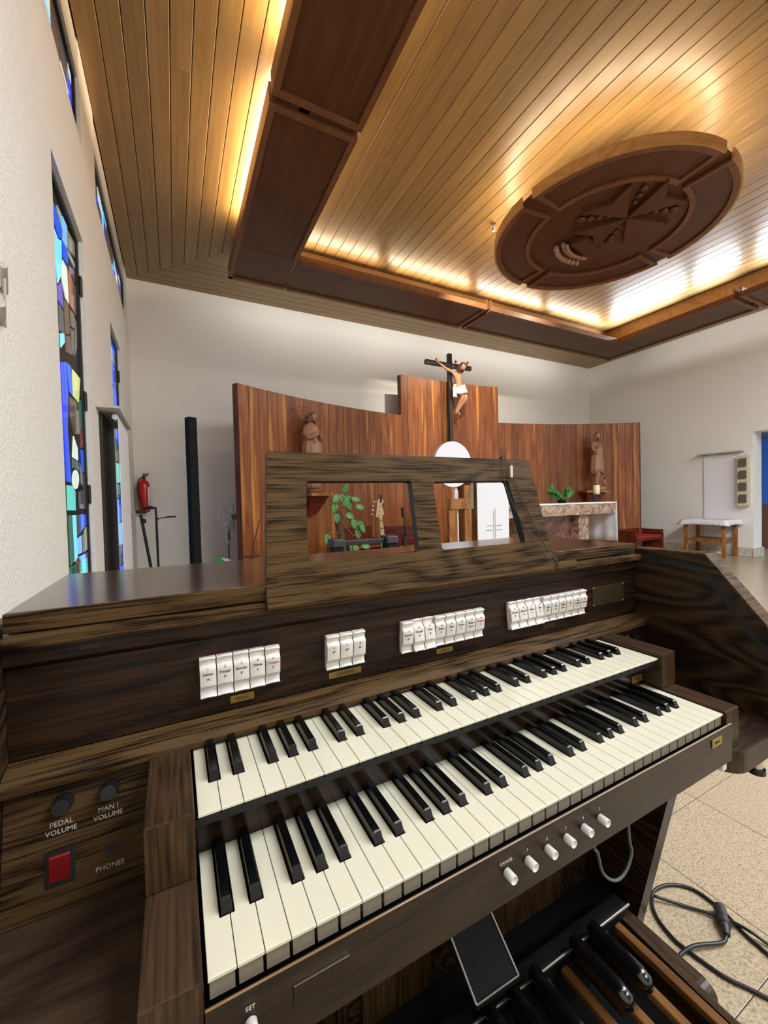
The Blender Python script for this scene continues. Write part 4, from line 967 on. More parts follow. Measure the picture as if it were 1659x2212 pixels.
# ================================================================== crucifix
def cp(cx, cy, y=5.80):
    px = 910 + cx / 12.29; py = 750 + cy / 12.29
    return (4.15 + (px - 923) * .01052, y, 3.96 - (py - 762 - (px - 974) * .135) * .00861)
cf = thing('crucifix', 'painted crucifix on a tall dark cross before the raised middle of the screen', 'crucifix', (4.68, 5.9, 2.0))
B().bbox(4.645, 5.86, 1.75, 4.725, 5.93, 3.96, .006).make('upright_beam', M_cross, cf)
B().bbox(4.14, 5.862, 3.705, 4.644, 5.928, 3.785, .006).bbox(4.726, 5.862, 3.705, 5.19, 5.928, 3.785, .006).make('cross_beam', M_cross, cf)
J = [cp(950, 1080, 5.79) + (.082,), cp(925, 960, 5.80) + (.066,), cp(915, 850, 5.79) + (.084,), cp(915, 770, 5.80) + (.086,), cp(925, 700, 5.79) + (.030,), cp(945, 640, 5.76) + (.028,),
     cp(800, 665, 5.81) + (.034,), cp(640, 570, 5.83) + (.028,), cp(500, 440, 5.845) + (.018,), cp(430, 380, 5.85) + (.016,), cp(395, 355, 5.852) + (.015,),
     cp(1010, 700, 5.81) + (.034,), cp(1100, 590, 5.83) + (.028,), cp(1180, 500, 5.845) + (.017,), cp(1222, 440, 5.85) + (.015,), cp(1240, 420, 5.852) + (.014,),
     cp(905, 1140, 5.78) + (.062,), cp(980, 1350, 5.72) + (.042,), cp(930, 1530, 5.79) + (.034,), cp(885, 1690, 5.83) + (.017,), cp(860, 1790, 5.80) + (.014,),
     cp(1005, 1150, 5.78) + (.060,), cp(1050, 1400, 5.70) + (.042,), cp(975, 1560, 5.78) + (.034,), cp(905, 1710, 5.81) + (.018,), cp(935, 1830, 5.77) + (.014,)]
E_ = [(0, 1), (1, 2), (2, 3), (3, 4), (4, 5), (3, 6), (6, 7), (7, 8), (8, 9), (9, 10), (3, 11), (11, 12), (12, 13), (13, 14), (14, 15), (0, 16), (16, 17), (17, 18), (18, 19), (19, 20), (0, 21), (21, 22), (22, 23), (23, 24), (24, 25)]
corp = skin('body', J, E_, M_flesh, cf, 0, 2)
def head(c, r, mat, hair, parent, look=(0, -1, 0), beard=False, longhair=False, name='head'):
    """a small carved head: skull, nose, brow, ears, hair"""
    c = Vector(c); f = Vector(look).normalized(); s_ = f.cross(Vector((0, 0, 1))).normalized(); u = s_.cross(f)
    b = B(); vs = []; n, m = 16, 12
    for i in range(m + 1):
        t = pi * i / m
        for k in range(n):
            a = 2 * pi * k / n; x, y, z = sin(t) * cos(a), sin(t) * sin(a), -cos(t)
            fr = max(0, y)
            sx_ = .76 - .16 * max(0, -z) ; sy_ = .92 - .05 * max(0, -z)
            yy = y * sy_
            if fr > .3:
                if abs(z - .05) < .25 and abs(x) < .55 and abs(x) > .12: yy -= .07 * fr           # eye sockets
                if -.35 < z < .12 and abs(x) < .14: yy += .16 * (1 - abs(z + .15) * 2)              # nose
                if -.62 < z < -.42 and abs(x) < .3: yy += .05                                      # lips
                if z < -.75 and abs(x) < .3: yy += .05                                             # chin
            p = c + s_ * (x * sx_ * r) + f * (yy * r) + u * (z * 1.12 * r); vs.append(p)
    b.add(vs, [(i * n + k, i * n + (k + 1) % n, (i + 1) * n + (k + 1) % n, (i + 1) * n + k) for i in range(m) for k in range(n)], True)
    for sg in (-1, 1): b.ball(tuple(c + s_ * sg * r * .76 - u * .02 * r), r * .1, r * .16, r * .22, 8, 5)
    o = b.make(name, mat, parent)
    hb = B()
    rnd = random.Random(5)
    for k in range(26):
        a = rnd.uniform(0, 2 * pi); e = rnd.uniform(.1, 1.35)
        d = s_ * (cos(a) * cos(e)) + f * (sin(a) * cos(e)) + u * sin(e)
        if d.dot(f) > .35 and d.dot(u) < .72: continue
        p = c + Vector((d.dot(s_) * .74, 0, 0)).x * s_ * r + f * d.dot(f) * .86 * r + u * d.dot(u) * 1.04 * r
        hb.ball(tuple(p), r * .3, r * .3, r * .3, 8, 5)
    if longhair:
        for sg in (-1, 1):
            for k in range(5):
                p0 = c + s_ * sg * r * (.62 + .06 * k) - f * r * (.0 + .16 * k) + u * r * .3
                hb.tube(smooth_path([p0, p0 - u * r * .9 + s_ * sg * r * .15, p0 - u * r * 1.7 + s_ * sg * r * (.1 + .08 * k)], 4), r * .16, 6)
    if beard:
        for k in range(7):
            a = (k - 3) / 3; p0 = c + s_ * a * r * .55 + f * r * (.62 - .25 * abs(a)) - u * r * .62
            hb.tube([p0, p0 - u * r * .35 + f * r * .03, p0 - u * r * .62], r * .15, 6, rr=[r * .17, r * .14, r * .04])
    hb.make('hair', hair, o)
    return o
head(cp(960, 570, 5.70), .066, M_flesh, M_hair, cf, (.22, -1, -.42), True, True)
hb = B()
hc = Vector(cp(950, 535, 5.735))
for k in range(16):
    a = 2 * pi * k / 16; p = hc + Vector((cos(a) * .055, sin(a) * .05, .012 * sin(2 * a)))
    hb.cyl(p, p + Vector((cos(a) * .022, sin(a) * .02, .012 * (1 if k % 2 else -1))), .0028, .0006, 5)
hb.tube([hc + Vector((cos(2 * pi * k / 14) * .054, sin(2 * pi * k / 14) * .05, 0)) for k in range(14)], .007, 6, True).make('crown_of_thorns', M_hair, cf)
for (cx, cy, ang) in ((905, 420, 1.75), (860, 520, 2.9)):        # metal rays
    p = Vector(cp(cx, cy, 5.83)); rb = B()
    for k in range(5):
        a = ang + (k - 2) * .28; q = p + Vector((cos(a), -.05, sin(a))) * (.065 if k % 2 == 0 else .045); rb.cyl(p, q, .010, .003, 6)
    rb.make('halo_ray', M_statued, cf)
for (px_, py_, sx_, up_) in ((395, 350, -1, 1), (1240, 415, 1, 1)):      # hands
    h0 = Vector(cp(px_, py_, 5.848)); hb = B(); hb.ball(tuple(h0), .020, .012, .022, 10, 6)
    for k in range(4): hb.tube([h0 + Vector((sx_ * (-.010 + .007 * k), 0, .012)), h0 + Vector((sx_ * (-.010 + .010 * k), -.010, .032)), h0 + Vector((sx_ * (-.006 + .010 * k), -.022, .040 - .004 * k))], .0045, 6)
    hb.tube([h0 + Vector((-sx_ * .015, 0, -.002)), h0 + Vector((-sx_ * .030, -.012, .010)), h0 + Vector((-sx_ * .034, -.02, .022))], .0048, 6); hb.make('hand', M_flesh, cf)
# loincloth with the hanging knot
b = B(); gr = []
for i in range(13):
    a = 2 * pi * i / 12; row = []
    for j in range(5):
        t = j / 4; c0 = Vector(cp(955, 1050, 5.785)).lerp(Vector(cp(985, 1270, 5.76)), t)
        w_ = (.098 + .030 * t) * (1 + .07 * sin(5 * a + t * 3)); row.append(c0 + Vector((cos(a) * w_, sin(a) * w_ * .8, .02 * cos(a) * (1 - t) - .02 * sin(a * 2))))
    gr.append(row)
b.sheet(gr, .006); b.ball(cp(805, 1040, 5.76), .034, .03, .032, 10, 6)
gr = []
for i in range(7):
    u = i / 6; row = []
    for j in range(5):
        t = j / 4; p = Vector(cp(790 + (u - .5) * (70 + 50 * t) + 20 * t, 1060 + 290 * t, 5.765)); row.append(p + Vector((0, .012 * sin(u * 14), 0)))
    gr.append(row)
b.sheet(gr, .006); b.make('loincloth', plain('white_paint_cloth', (232, 228, 226), .6), cf)

# ================================================================== statues on brackets
def bracket(cx, cy, z, w, label, d=.26):
    t = thing('statue_bracket', label, 'bracket', (cx, cy, z - .3)); dirv = (Vector((SO.x, SO.y)) - Vector((cx, cy))).normalized(); s_ = Vector((-dirv.y, dirv.x))
    back = Vector((cx, cy)) - dirv * (SR - .002 - (Vector((cx, cy)) - SO).length)
    # plate and body run from the screen to the room
    def quad(w_, d_, z0, z1, name, mat):
        p = [back + s_ * w_ / 2, back - s_ * w_ / 2, back - s_ * w_ / 2 + dirv * d_, back + s_ * w_ / 2 + dirv * d_]
        B().prism([(q.x, q.y) for q in p], 'Z', z0, z1).make(name, mat, t)
    quad(w, d + .1, z - .045, z, 'top_plate', M_pine)
    vs = []
    for w_, d_, zz in ((w * .82, d + .04, z - .0455), (w * .42, .10, z - .32)):
        for q in (back + s_ * w_ / 2 + dirv * .004, back - s_ * w_ / 2 + dirv * .004, back - s_ * w_ / 2 + dirv * d_, back + s_ * w_ / 2 + dirv * d_): vs.append((q.x, q.y, zz))
    B().add(vs, [(0, 1, 2, 3)[::-1], (4, 5, 6, 7), (0, 4, 5, 1), (1, 5, 6, 2), (2, 6, 7, 3), (3, 7, 4, 0)]).make('corbel', M_benchw, t)
    return t
bracket(1.80, 5.36, 1.355, .40, 'wooden corbel bracket under the statue of the praying woman')
bracket(7.74, 5.15, 1.335, .46, 'wooden corbel bracket under the statue of the bearded man with a lamb')
def mp(cx, cy, y=5.30):
    px = 630 + cx / 10.06; py = 860 + cy / 10.06
    return Vector((1.611 + (px - 650) * .0078, y, 2.50 - (py - 893) * .00667))
ma = thing('praying_woman_statue', 'carved wooden statue of a praying woman with a star halo, left on the screen', 'statue', (1.79, 5.31, 1.355))
b = B(); n = 40; prof = []
P0 = [(1950, .115, .11), (1840, .105, .10), (1500, .135, .11), (1150, .142, .112), (980, .128, .105), (880, .105, .092), (780, .112, .09), (680, .118, .088), (610, .105, .07), (580, .070, .055), (545, .038, .036), (520, .032, .032)]
vs = []
for (cy, rx, ry) in P0:
    c = mp(430 - (0 if cy > 900 else 10) - (1950 - cy) * .015, cy, 5.31)
    if cy > 1800: c = mp(430, cy, 5.31)
    for k in range(n):
        a = 2 * pi * k / n; fd = 1 + (.075 * sin(9 * a + cy * .004) + .03 * sin(17 * a)) * (1 if cy > 850 else .25)
        vs.append((c.x + cos(a) * rx * fd, c.y + sin(a) * ry * fd, c.z))
m = len(P0); b.add(vs, [(i * n + k, i * n + (k + 1) % n, (i + 1) * n + (k + 1) % n, (i + 1) * n + k) for i in range(m - 1) for k in range(n)] + [tuple(range(n))[::-1], tuple(range((m - 1) * n, m * n))], True)
b.make('robe', M_statue, ma)
skin('arms', [tuple(mp(290, 650, 5.30)) + (.040,), tuple(mp(275, 790, 5.26)) + (.048,), tuple(mp(320, 890, 5.20)) + (.046,), tuple(mp(420, 840, 5.15)) + (.028,), tuple(mp(500, 790, 5.14)) + (.016,)], [(0, 1), (1, 2), (2, 3), (3, 4)], M_statue, ma, 0, 1)
skin('arms', [tuple(mp(480, 650, 5.32)) + (.038,), tuple(mp(560, 780, 5.30)) + (.046,), tuple(mp(565, 900, 5.25)) + (.040,), tuple(mp(540, 830, 5.18)) + (.026,), tuple(mp(520, 780, 5.15)) + (.015,)], [(0, 1), (1, 2), (2, 3), (3, 4)], M_statue, ma, 0, 1)
hb = B(); h0 = mp(515, 770, 5.135)
for k in range(4):
    for sg in (-1, 1): hb.tube([h0 + Vector((sg * .006, -.004 + .006 * k, 0)), h0 + Vector((sg * .006 + .004, -.012 + .006 * k, .028)), h0 + Vector((.010, -.022 + .006 * k, .056 - .004 * abs(k - 1)))], .0042, 6)
hb.ball(tuple(h0), .014, .018, .020, 8, 6); hb.make('folded_hands', M_statue, ma)
hb = B(); 
for k in range(3): hb.tube(smooth_path([mp(400 + 22 * k, 790, 5.19), mp(405 + 22 * k, 900, 5.185), mp(418 + 14 * k, 985, 5.19)], 3), .010, 6)
hb.make('sash', M_statue, ma)
head(mp(440, 420, 5.27), .056, M_statue, M_statued, ma, (.55, -1, -.18), False, True)
hb = B(); gr = []
for i in range(9):
    a = pi * (.08 + .84 * i / 8); row = []
    for j in range(7):
        t = j / 6; c = mp(410 - 40 * t, 345 + 360 * t, 5.325 + .01 * t); w_ = .060 + .075 * t ** .8; row.append(c + Vector((cos(a) * w_, sin(a) * (.045 + .04 * t), (.012 * sin(a) if j == 0 else 0))))
    gr.append(row)
hb.sheet(gr, .008).make('veil', M_statued, ma)
hb = B(); c = mp(345, 300, 5.37); R_ = .105
hb.tube([c + Vector((R_ * cos(2 * pi * k / 28), 0, R_ * sin(2 * pi * k / 28))) for k in range(28)], .008, 6, True)
for k in range(12):
    a = 2 * pi * k / 12 + .2; p = c + Vector((cos(a), 0, sin(a))) * (R_ + .006)
    hb.cyl(p, c + Vector((cos(a), 0, sin(a))) * (R_ + .022), .002, .002, 5); hb.ball(tuple(c + Vector((cos(a), 0, sin(a))) * (R_ + .026)), .009, .004, .009, 6, 4)
hb.make('star_halo', M_statue, ma)
B().lathe([(.105, 0), (.12, .01), (.118, .045), (.10, .055), (.06, .06)], tuple(mp(430, 2030, 5.31) * 1 - Vector((0, 0, 0)) + Vector((0, 0, 1.3565 - mp(430, 2030).z))), 20).make('plinth', M_statued, ma)

def jp(cx, cy, y=5.06):
    px = 1240 + cx / 12.29; py = 910 + cy / 12.29
    return Vector((7.595 + (px - 1262) * .00906, y, 2.553 - (py - 932) * .00961))
jo = thing('bearded_man_statue', 'carved wooden statue of a bearded man with a staff and a lamb', 'statue', (7.72, 5.08, 1.335))
q = lambda cx, cy, y, r: tuple(jp(cx, cy, y)) + (r,)
skin('body', [q(490, 960, 5.07, .075), q(500, 780, 5.07, .072), q(490, 640, 5.07, .080), q(480, 560, 5.07, .036), q(470, 520, 5.06, .030),
              q(320, 600, 5.07, .042), q(275, 740, 5.04, .034), q(300, 830, 4.99, .030), q(380, 720, 4.95, .024), q(430, 670, 4.94, .018),
              q(640, 620, 5.08, .042), q(670, 800, 5.08, .030), q(665, 960, 5.05, .024), q(645, 1080, 5.02, .020),
              q(430, 1150, 5.05, .062), q(430, 1330, 4.99, .042), q(400, 1500, 5.03, .038), q(405, 1660, 5.04, .024), q(375, 1690, 4.97, .020),
              q(550, 1150, 5.07, .060), q(540, 1340, 5.05, .040), q(520, 1500, 5.07, .036), q(520, 1650, 5.08, .024), q(560, 1690, 5.01, .020)],
     [(0, 1), (1, 2), (2, 3), (3, 4), (2, 5), (5, 6), (6, 7), (7, 8), (8, 9), (2, 10), (10, 11), (11, 12), (12, 13), (0, 14), (14, 15), (15, 16), (16, 17), (17, 18), (0, 19), (19, 20), (20, 21), (21, 22), (22, 23)], M_statue, jo, 0, 2)
b = B(); vs = []; n = 36
PR = [(1380, .150, .115), (1250, .145, .112), (1050, .140, .108), (930, .118, .098), (880, .104, .09), (800, .112, .092), (700, .108, .09), (600, .086, .075)]
for (cy, rx, ry) in PR:
    c = jp(480 if cy > 900 else 505, cy, 5.06)
    for k in range(n):
        a = 2 * pi * k / n; fd = 1 + .06 * sin(8 * a + cy * .003) + .025 * sin(15 * a)
        dz = (.035 * sin(a * 3 + 1) if cy == 1380 else 0)
        vs.append((c.x + cos(a) * rx * fd, c.y + sin(a) * ry * fd, c.z + dz))
m = len(PR); b.add(vs, [(i * n + k, i * n + (k + 1) % n, (i + 1) * n + (k + 1) % n, (i + 1) * n + k) for i in range(m - 1) for k in range(n)] + [tuple(range(n))[::-1], tuple(range((m - 1) * n, m * n))], True)
b.tube([jp(480, 880, 5.06) + Vector((cos(2 * pi * k / 16) * .112, sin(2 * pi * k / 16) * .096, .01 * sin(k))) for k in range(16)], .010, 6, True)
b.make('tunic', M_statue, jo)
head(jp(470, 400, 5.04), .064, M_statue, M_statued, jo, (.25, -1, -.1), True, True)
B().cyl(jp(600, 1700, 5.0), jp(615, 230, 5.02), .007, .007, 8).make('staff', M_statue, jo)
hb = B()
for (hx, hy, yy) in ((435, 660, 4.93), (640, 1110, 5.0)):
    h0 = jp(hx, hy, yy); hb.ball(tuple(h0), .018, .014, .022, 8, 6)
    for k in range(4): hb.tube([h0 + Vector((-.012 + .008 * k, -.004, -.006)), h0 + Vector((-.012 + .008 * k, -.016, -.020)), h0 + Vector((-.010 + .007 * k, -.012, -.036))], .0048, 6)
hb.make('hands', M_statue, jo)
lb = skin('lamb', [q(690, 1620, 5.02, .038), q(700, 1520, 5.0, .030), q(670, 1490, 4.96, .022), q(640, 1510, 4.93, .015), q(650, 1690, 4.97, .012), q(720, 1690, 5.0, .014), q(720, 1660, 5.05, .036)], [(0, 1), (1, 2), (2, 3), (0, 4), (0, 6), (6, 5)], M_statue, jo, 0, 2)
c = jp(480, 1760, 5.05)
B().lathe([(.155, 0), (.165, .02), (.155, .06), (.13, .075), (.06, .078)], (c.x + .02, c.y, 1.3355), 20, 1.12, .8).make('plinth', M_statue, jo)

# ================================================================== altar with cloth, plant and candle
al = thing('altar', 'marble altar with a thick veined top slab and a dark panel between two posts', 'altar', (5.45, 4.35, 0))
B().bbox(4.22, 4.0, .915, 6.735, 4.75, 1.105, .006).make('top_slab', M_marbleL, al)
B().bbox(4.97, 4.22, 0, 5.925, 4.45, .914, .004).make('centre_panel', M_marbleD, al)
B().bbox(5.926, 4.12, 0, 6.17, 4.5, .914, .005).make('support_post', M_marbleL, al); B().bbox(4.72, 4.12, 0, 4.969, 4.5, .914, .005).make('support_post', M_marbleL, al)
b = B(); gr = []
for i in range(40):
    u = i / 39; row = []
    for j, (yy, zz) in enumerate(((3.992, 1.085), (3.990, 1.100), (3.996, 1.1085), (4.2, 1.1085), (4.75, 1.1085))):
        x = 4.215 + (6.74 - 4.215) * u; row.append((x, yy, zz + (.004 * sin(i * 1.7) if j < 1 else 0)))
    gr.append(row)
b.sheet(gr, .003)
for xs, sg in ((4.2145, -1), (6.7405, 1)):
    gr = []
    for i in range(16):
        row = []
        for j in range(7):
            t = j / 6; row.append((xs + sg * (.004 + .016 * t * (1 + sin(i * 1.3))), 3.995 + (4.755 - 3.995) * i / 15, 1.108 - .68 * t))
        gr.append(row)
    b.sheet(gr, .003)
tag(b.make('altar_cloth', M_clothb, None, None, (5.45, 4.35, 1.11)), 'white altar cloth hanging over both ends of the marble altar', 'cloth')
# candle
cn = thing('candle_holder', 'wrought metal candlestick on the right end of the altar', 'candlestick', (6.50, 4.2, 1.11))
b = B()
for k in range(4):
    a = k * pi / 2 + .4; d = Vector((cos(a), sin(a), 0)); o = Vector((6.50, 4.2, 1.1105))
    b.tube(smooth_path([o + d * .10 + Vector((0, 0, .01)), o + d * .07 + Vector((0, 0, .03)), o + d * .025 + Vector((0, 0, .05)), o + d * .05 + Vector((0, 0, .09)), o + d * .085 + Vector((0, 0, .12))], 4), .009, 6)
    b.ball(tuple(o + d * .098 + Vector((0, 0, .011))), .014, .014, .011, 6, 4)
b.make('scroll_legs', plain('grey_iron', (88, 84, 80), .5, metal=.5), cn)
B().lathe([(.01, 1.2300), (.095, 1.235), (.10, 1.245), (.01, 1.2455)], (6.50, 4.2, 0), 20).make('drip_plate', plain('grey_iron', (88, 84, 80), .5), cn)
ca = B().lathe([(.048, 0), (.05, .003), (.05, .150), (.045, .155), (.01, .152)], (6.50, 4.2, 1.246), 20).make('candle', plain('cream_wax', (240, 232, 196), .5), None, None, (6.5, 4.2, 1.246))
tag(ca, 'thick cream candle standing on the wrought candlestick', 'candle'); B().cyl((6.5, 4.2, 1.398), (6.5, 4.2, 1.412), .002, n=6).make('wick', M_blk, ca)
# leaves
def leaf_mesh(L, Wd, mat, name='leaf'):
    gr = []
    for i in range(7):
        t = i / 6; w = Wd * (sin(pi * min(1, t * .92 + .04)) ** .7) * (1 - .35 * t); row = []
        for j in range(5):
            s_ = (j - 2) / 2; row.append((s_ * w / 2, t * L, -.18 * L * t * t + .10 * Wd * abs(s_)))
        gr.append(row)
    return B().sheet(gr, .0012).mesh(name, mat)
def leaves(parent, L, mesh, name='leaf'):
    for (p, d, roll) in L:
        o = bpy.data.objects.new(name, mesh); COL.objects.link(o); o.parent = parent; o.location = Vector(p) - wloc(parent)
        y = Vector(d).normalized(); z = Vector((-.35 + roll, -1, .35)); z = (z - y * z.dot(y)).normalized(); x = y.cross(z)
        o.rotation_euler = Matrix(((x.x, y.x, z.x), (x.y, y.y, z.y), (x.z, y.z, z.z))).to_euler()
lfA = leaf_mesh(.12, .10, M_leafd); lfB = leaf_mesh(.115, .085, M_leaf)
ap = thing('altar_plant', 'bushy green leafy plant in a low pot on the altar slab', 'plant', (5.72, 4.28, 1.11))
B().lathe([(.05, 1.1105), (.06, 1.112), (.07, 1.16), (.062, 1.162), (.01, 1.15)], (5.72, 4.28, 0), 16).make('pot', M_blkmat, ap)
rn = random.Random(11); L = []
st = B()
for k in range(24):
    a = rn.uniform(0, 2 * pi); e = rn.uniform(.35, 1.5); r = rn.uniform(.06, .15)
    p = Vector((5.72 + cos(a) * r * 1.2, 4.28 + sin(a) * r, 1.16 + r * sin(e) * 1.1)); L.append((p, (cos(a), .2 * sin(a) - .15, rn.uniform(-.15, .9)), rn.uniform(-.6, .6)))
    st.tube([(5.72, 4.28, 1.152), ((5.72 + p.x) / 2, (4.28 + p.y) / 2, p.z + .01), p], .002, 5)
st.make('stems', M_leafd, ap); leaves(ap, L, lfA)

# ================================================================== things between the organ and the screen
# white ambo with a cross drawn on its hanging
am = thing('ambo', 'tall white ambo hanging with a thin grey double-line cross, left of the altar', 'lectern', (3.25, 3.35, 0))
B().bbox(3.02, 3.22, 0, 3.475, 3.55, 1.48, .006).make('body', M_brown, am)
h = B().bbox(3.012, 3.205, .32, 3.483, 3.216, 1.492, .002).bbox(3.012, 3.217, 1.4825, 3.483, 3.50, 1.492, .002).make('white_hanging', M_cloth, am)
gm = plain('grey_thread', (120, 116, 112), .8); b = B()
for x in (3.245, 3.268): b.box(x - .0025, 3.2025, .40, x + .0025, 3.2045, 1.065 if x < 3.25 else 1.10)
for z in (.845, .895): b.box(3.135, 3.2025, z - .003, 3.236, 3.2045, z + .003); b.box(3.277, 3.2025, z - .003, 3.375, 3.2045, z + .003)
b.make('cross_lines', gm, am)
# slatted chair beside the ambo
ch = thing('slatted_chair', 'tall brown wooden chair with pale vertical back slats beside the white ambo', 'chair', (3.2, 3.8, 0))
for k in range(4): B().bbox(3.185 + k * .055, 3.70, .46, 3.212 + k * .055, 3.72, 1.285, .002).make('slat', plain('pale_slat', (206, 200, 186), .6), ch)
B().bbox(3.16, 3.725, .46, 3.40, 3.735, 1.285, .001).make('back_panel', M_cross, ch)
B().bbox(3.15, 3.69, 1.287, 3.42, 3.74, 1.43, .005).make('top_rail', M_brown, ch)
B().bbox(3.14, 3.68, .42, 3.43, 4.1, .459, .004).make('seat', M_brown, ch)
for x in (3.145, 3.385):
    for y in (3.685, 4.05): B().bbox(x, y, 0, x + .035, y + .035, .419, .003).make('leg', M_brown, ch)
# wooden cross-framed stand with a large white disc
ds = thing('disc_stand', 'large round white disc on a pale post with a brown wooden cross frame', 'stand', (2.70, 3.25, 0))
n = 48; vs = []
B().cyl((2.688, 3.236, 1.588), (2.688, 3.20, 1.588), .247, .247, 48).make('disc', plain('white_disc', (222, 222, 230), .6), ds)
b = B().prism([(2.722, .02), (2.722, 1.30), (2.748, 1.35), (2.773, 1.30), (2.773, .02)], 'Y', 3.238, 3.25); b.make('post', plain('pale_grey_post', (196, 194, 200), .6), ds)
B().bbox(2.61, 3.19, .02, 2.72, 3.235, 1.10, .003).make('frame_upright', M_brown, ds)
B().bbox(2.61, 3.17, 1.102, 2.86, 3.189, 1.215, .003).make('cross_rail', M_brown, ds)
B().bbox(2.83, 3.20, .02, 2.925, 3.24, 1.36, .003).make('frame_upright', M_brown, ds)
B().bbox(2.928, 3.21, 1.10, 2.965, 3.225, 1.42, .002).make('green_strip', plain('grey_green_cloth', (98, 118, 92), .8), ds)
B().bbox(2.55, 3.1, 0, 2.99, 3.4, .02, .004).make('base', M_brown, ds)
# two low seats with red cushions
def settle(x, y, w, label, hb_):
    t = thing('low_bench', label, 'bench', (x + w / 2, y + .2, 0), 'red cushioned benches')
    s = B().bbox(x, y, 0, x + .04, y + .42, .50, .006).make('side_panel', M_benchw, t); B().bbox(x + w - .04, y, 0, x + w, y + .42, .50, .006).make('side_panel', M_benchw, t)
    B().bbox(x + .041, y + .02, .30, x + w - .041, y + .38, .34, .004).make('seat', M_benchw, t)
    B().bbox(x + .041, y + .385, .25, x + w - .041, y + .41, hb_, .004).make('backrest', M_benchw, t)
    B().bbox(x + .05, y + .0, .3405, x + w - .05, y + .37, .395, .02).make('cushion', M_cush, t)
    return t
settle(8.00, 4.42, .93, 'red mahogany bench with a red cushion at the right end of the screen', .52)
def chairt(x, y, w, label):
    t = thing('presider_seat', label, 'chair', (x + w / 2, y + .2, 0), 'dark red seats below the screen')
    B().bbox(x, y + .40, .10, x + w, y + .44, .86, .006).make('backrest', M_benchw, t)
    B().bbox(x + .0, y, 0, x + .035, y + .399, .70, .006).make('side_panel', M_benchw, t); B().bbox(x + w - .035, y, 0, x + w, y + .399, .70, .006).make('side_panel', M_benchw, t)
    B().bbox(x + .036, y + .01, .58, x + w - .036, y + .39, .615, .004).make('seat', M_pine, t)
    B().bbox(x + .04, y + .015, .6155, x + w - .04, y + .38, .70, .025).make('cushion', M_cush, t)
chairt(2.62, 4.35, .62, 'dark red wooden seat with a red cushion behind the bass guitar, seen right of it')
chairt(2.08, 4.62, .48, 'dark red wooden seat partly hidden behind the bass guitar neck')
# vine on a moss pole
vp = thing('climbing_plant', 'pothos vine climbing a mossy trunk in front of the screen', 'plant', (1.68, 4.0, 0))
B().lathe([(.10, 0), (.13, .02), (.16, .26), (.15, .27), (.02, .25)], (1.68, 4.0, 0), 18).make('pot', plain('clay_pot', (120, 72, 48), .8), vp)
B().tube(smooth_path([(1.72, 4.0, .26), (1.71, 4.0, .55), (1.69, 4.0, .75), (1.66, 4.0, .95), (1.64, 4.0, 1.10)], 5), .045, 10, rr=None).make('trunk', M_bark, vp)
def vq(cx, cy, y=3.93): 
    px = 680 + cx / 7.213; py = 1040 + cy / 7.213
    return Vector((1.474 + (px - 700) * .00560, y, 1.309 - (py - 1065) * .00533))
L = []
for (cx, cy, dx, dz, s_) in ((380, 190, .3, -1, 0), (330, 200, -.6, -.8, .3), (450, 230, .8, -.6, 0), (470, 300, .5, -1, 0), (520, 270, 1, -.1, .4), (290, 330, -.2, -1, 0), (310, 480, -.05, -1, 0), (600, 380, 1, -.25, .2), (450, 500, .9, -.4, 0), (410, 380, .5, .8, .3), (560, 580, .1, -1, .2), (640, 620, .7, -.9, 0), (600, 680, .9, -.5, 0), (660, 660, .5, -1, .4), (170, 790, -.25, -1, 0), (620, 740, .2, -1, 0), (530, 960, .1, -1, 0), (520, 1020, .5, -1, .2), (560, 980, .4, -1, .3), (690, 1000, 1, -.2, 0), (350, 260, -.9, -.3, 0), (430, 180, .2, .6, 0)):
    L.append((vq(cx, cy, 3.93 - .03 * (s_ * 3)), (dx, -.25, dz), s_))
leaves(vp, L, lfB)
st = B().tube(smooth_path([vq(400, 420), vq(480, 640), vq(560, 660), vq(640, 700)], 4), .003, 5).tube(smooth_path([vq(350, 800, 3.95), vq(320, 770), vq(220, 770), vq(180, 790)], 4), .003, 5).tube(smooth_path([vq(400, 600, 3.95), vq(500, 760), vq(600, 840), vq(700, 720)], 4), .003, 5)
st.tube(smooth_path([vq(380, 420, 3.95), vq(330, 300), vq(380, 200)], 4), .003, 5).make('stems', plain('pale_stem', (150, 120, 70), .6), vp)
# bass guitar in front of the seats
gt = thing('bass_guitar', 'maple-necked bass guitar with black block inlays standing upright before the screen', 'guitar', (2.36, 4.2, 0))
mp_ = plain('maple', (222, 198, 150), .3)
def gq(cx, cy, y=4.2):
    px = 680 + cx / 7.213; py = 1040 + cy / 7.213
    return (2.29 + (px - 818) * .00638 * 1.0, y, 1.262 - (py - 1073) * .00590)
hs = [gq(*p) for p in ((965, 275), (1005, 262), (1045, 280), (1050, 320), (1020, 350), (1035, 410), (1058, 490), (1030, 530), (1025, 560), (985, 558), (925, 530), (935, 470), (950, 370))]
B().prism([(p[0], p[2]) for p in hs], 'Y', 4.195, 4.21).make('headstock', mp_, gt)
pts = [gq(985, 560), gq(1028, 560), gq(1080, 1050), gq(1100, 1300), gq(1022, 1300), gq(1010, 1050)]
nk = B().prism([(p[0], p[2]) for p in pts], 'Y', 4.1975, 4.22).make('neck', mp_, gt)
for cy in (600, 722, 832, 935, 1022, 1100):
    c = gq(1004 + (cy - 560) * .078, cy); B().box(c[0] - .0125, 4.1955, c[2] - .007, c[0] + .0125, 4.1973, c[2] + .007).make('inlay', M_blk, nk)
fb = B()
for k in range(9): c = gq(1004 + (k * 60 + 20) * .078, 580 + k * 60); fb.box(c[0] - .015, 4.1958, c[2] - .0012, c[0] + .015, 4.1974, c[2] + .0012)
fb.make('frets', M_steel, nk)
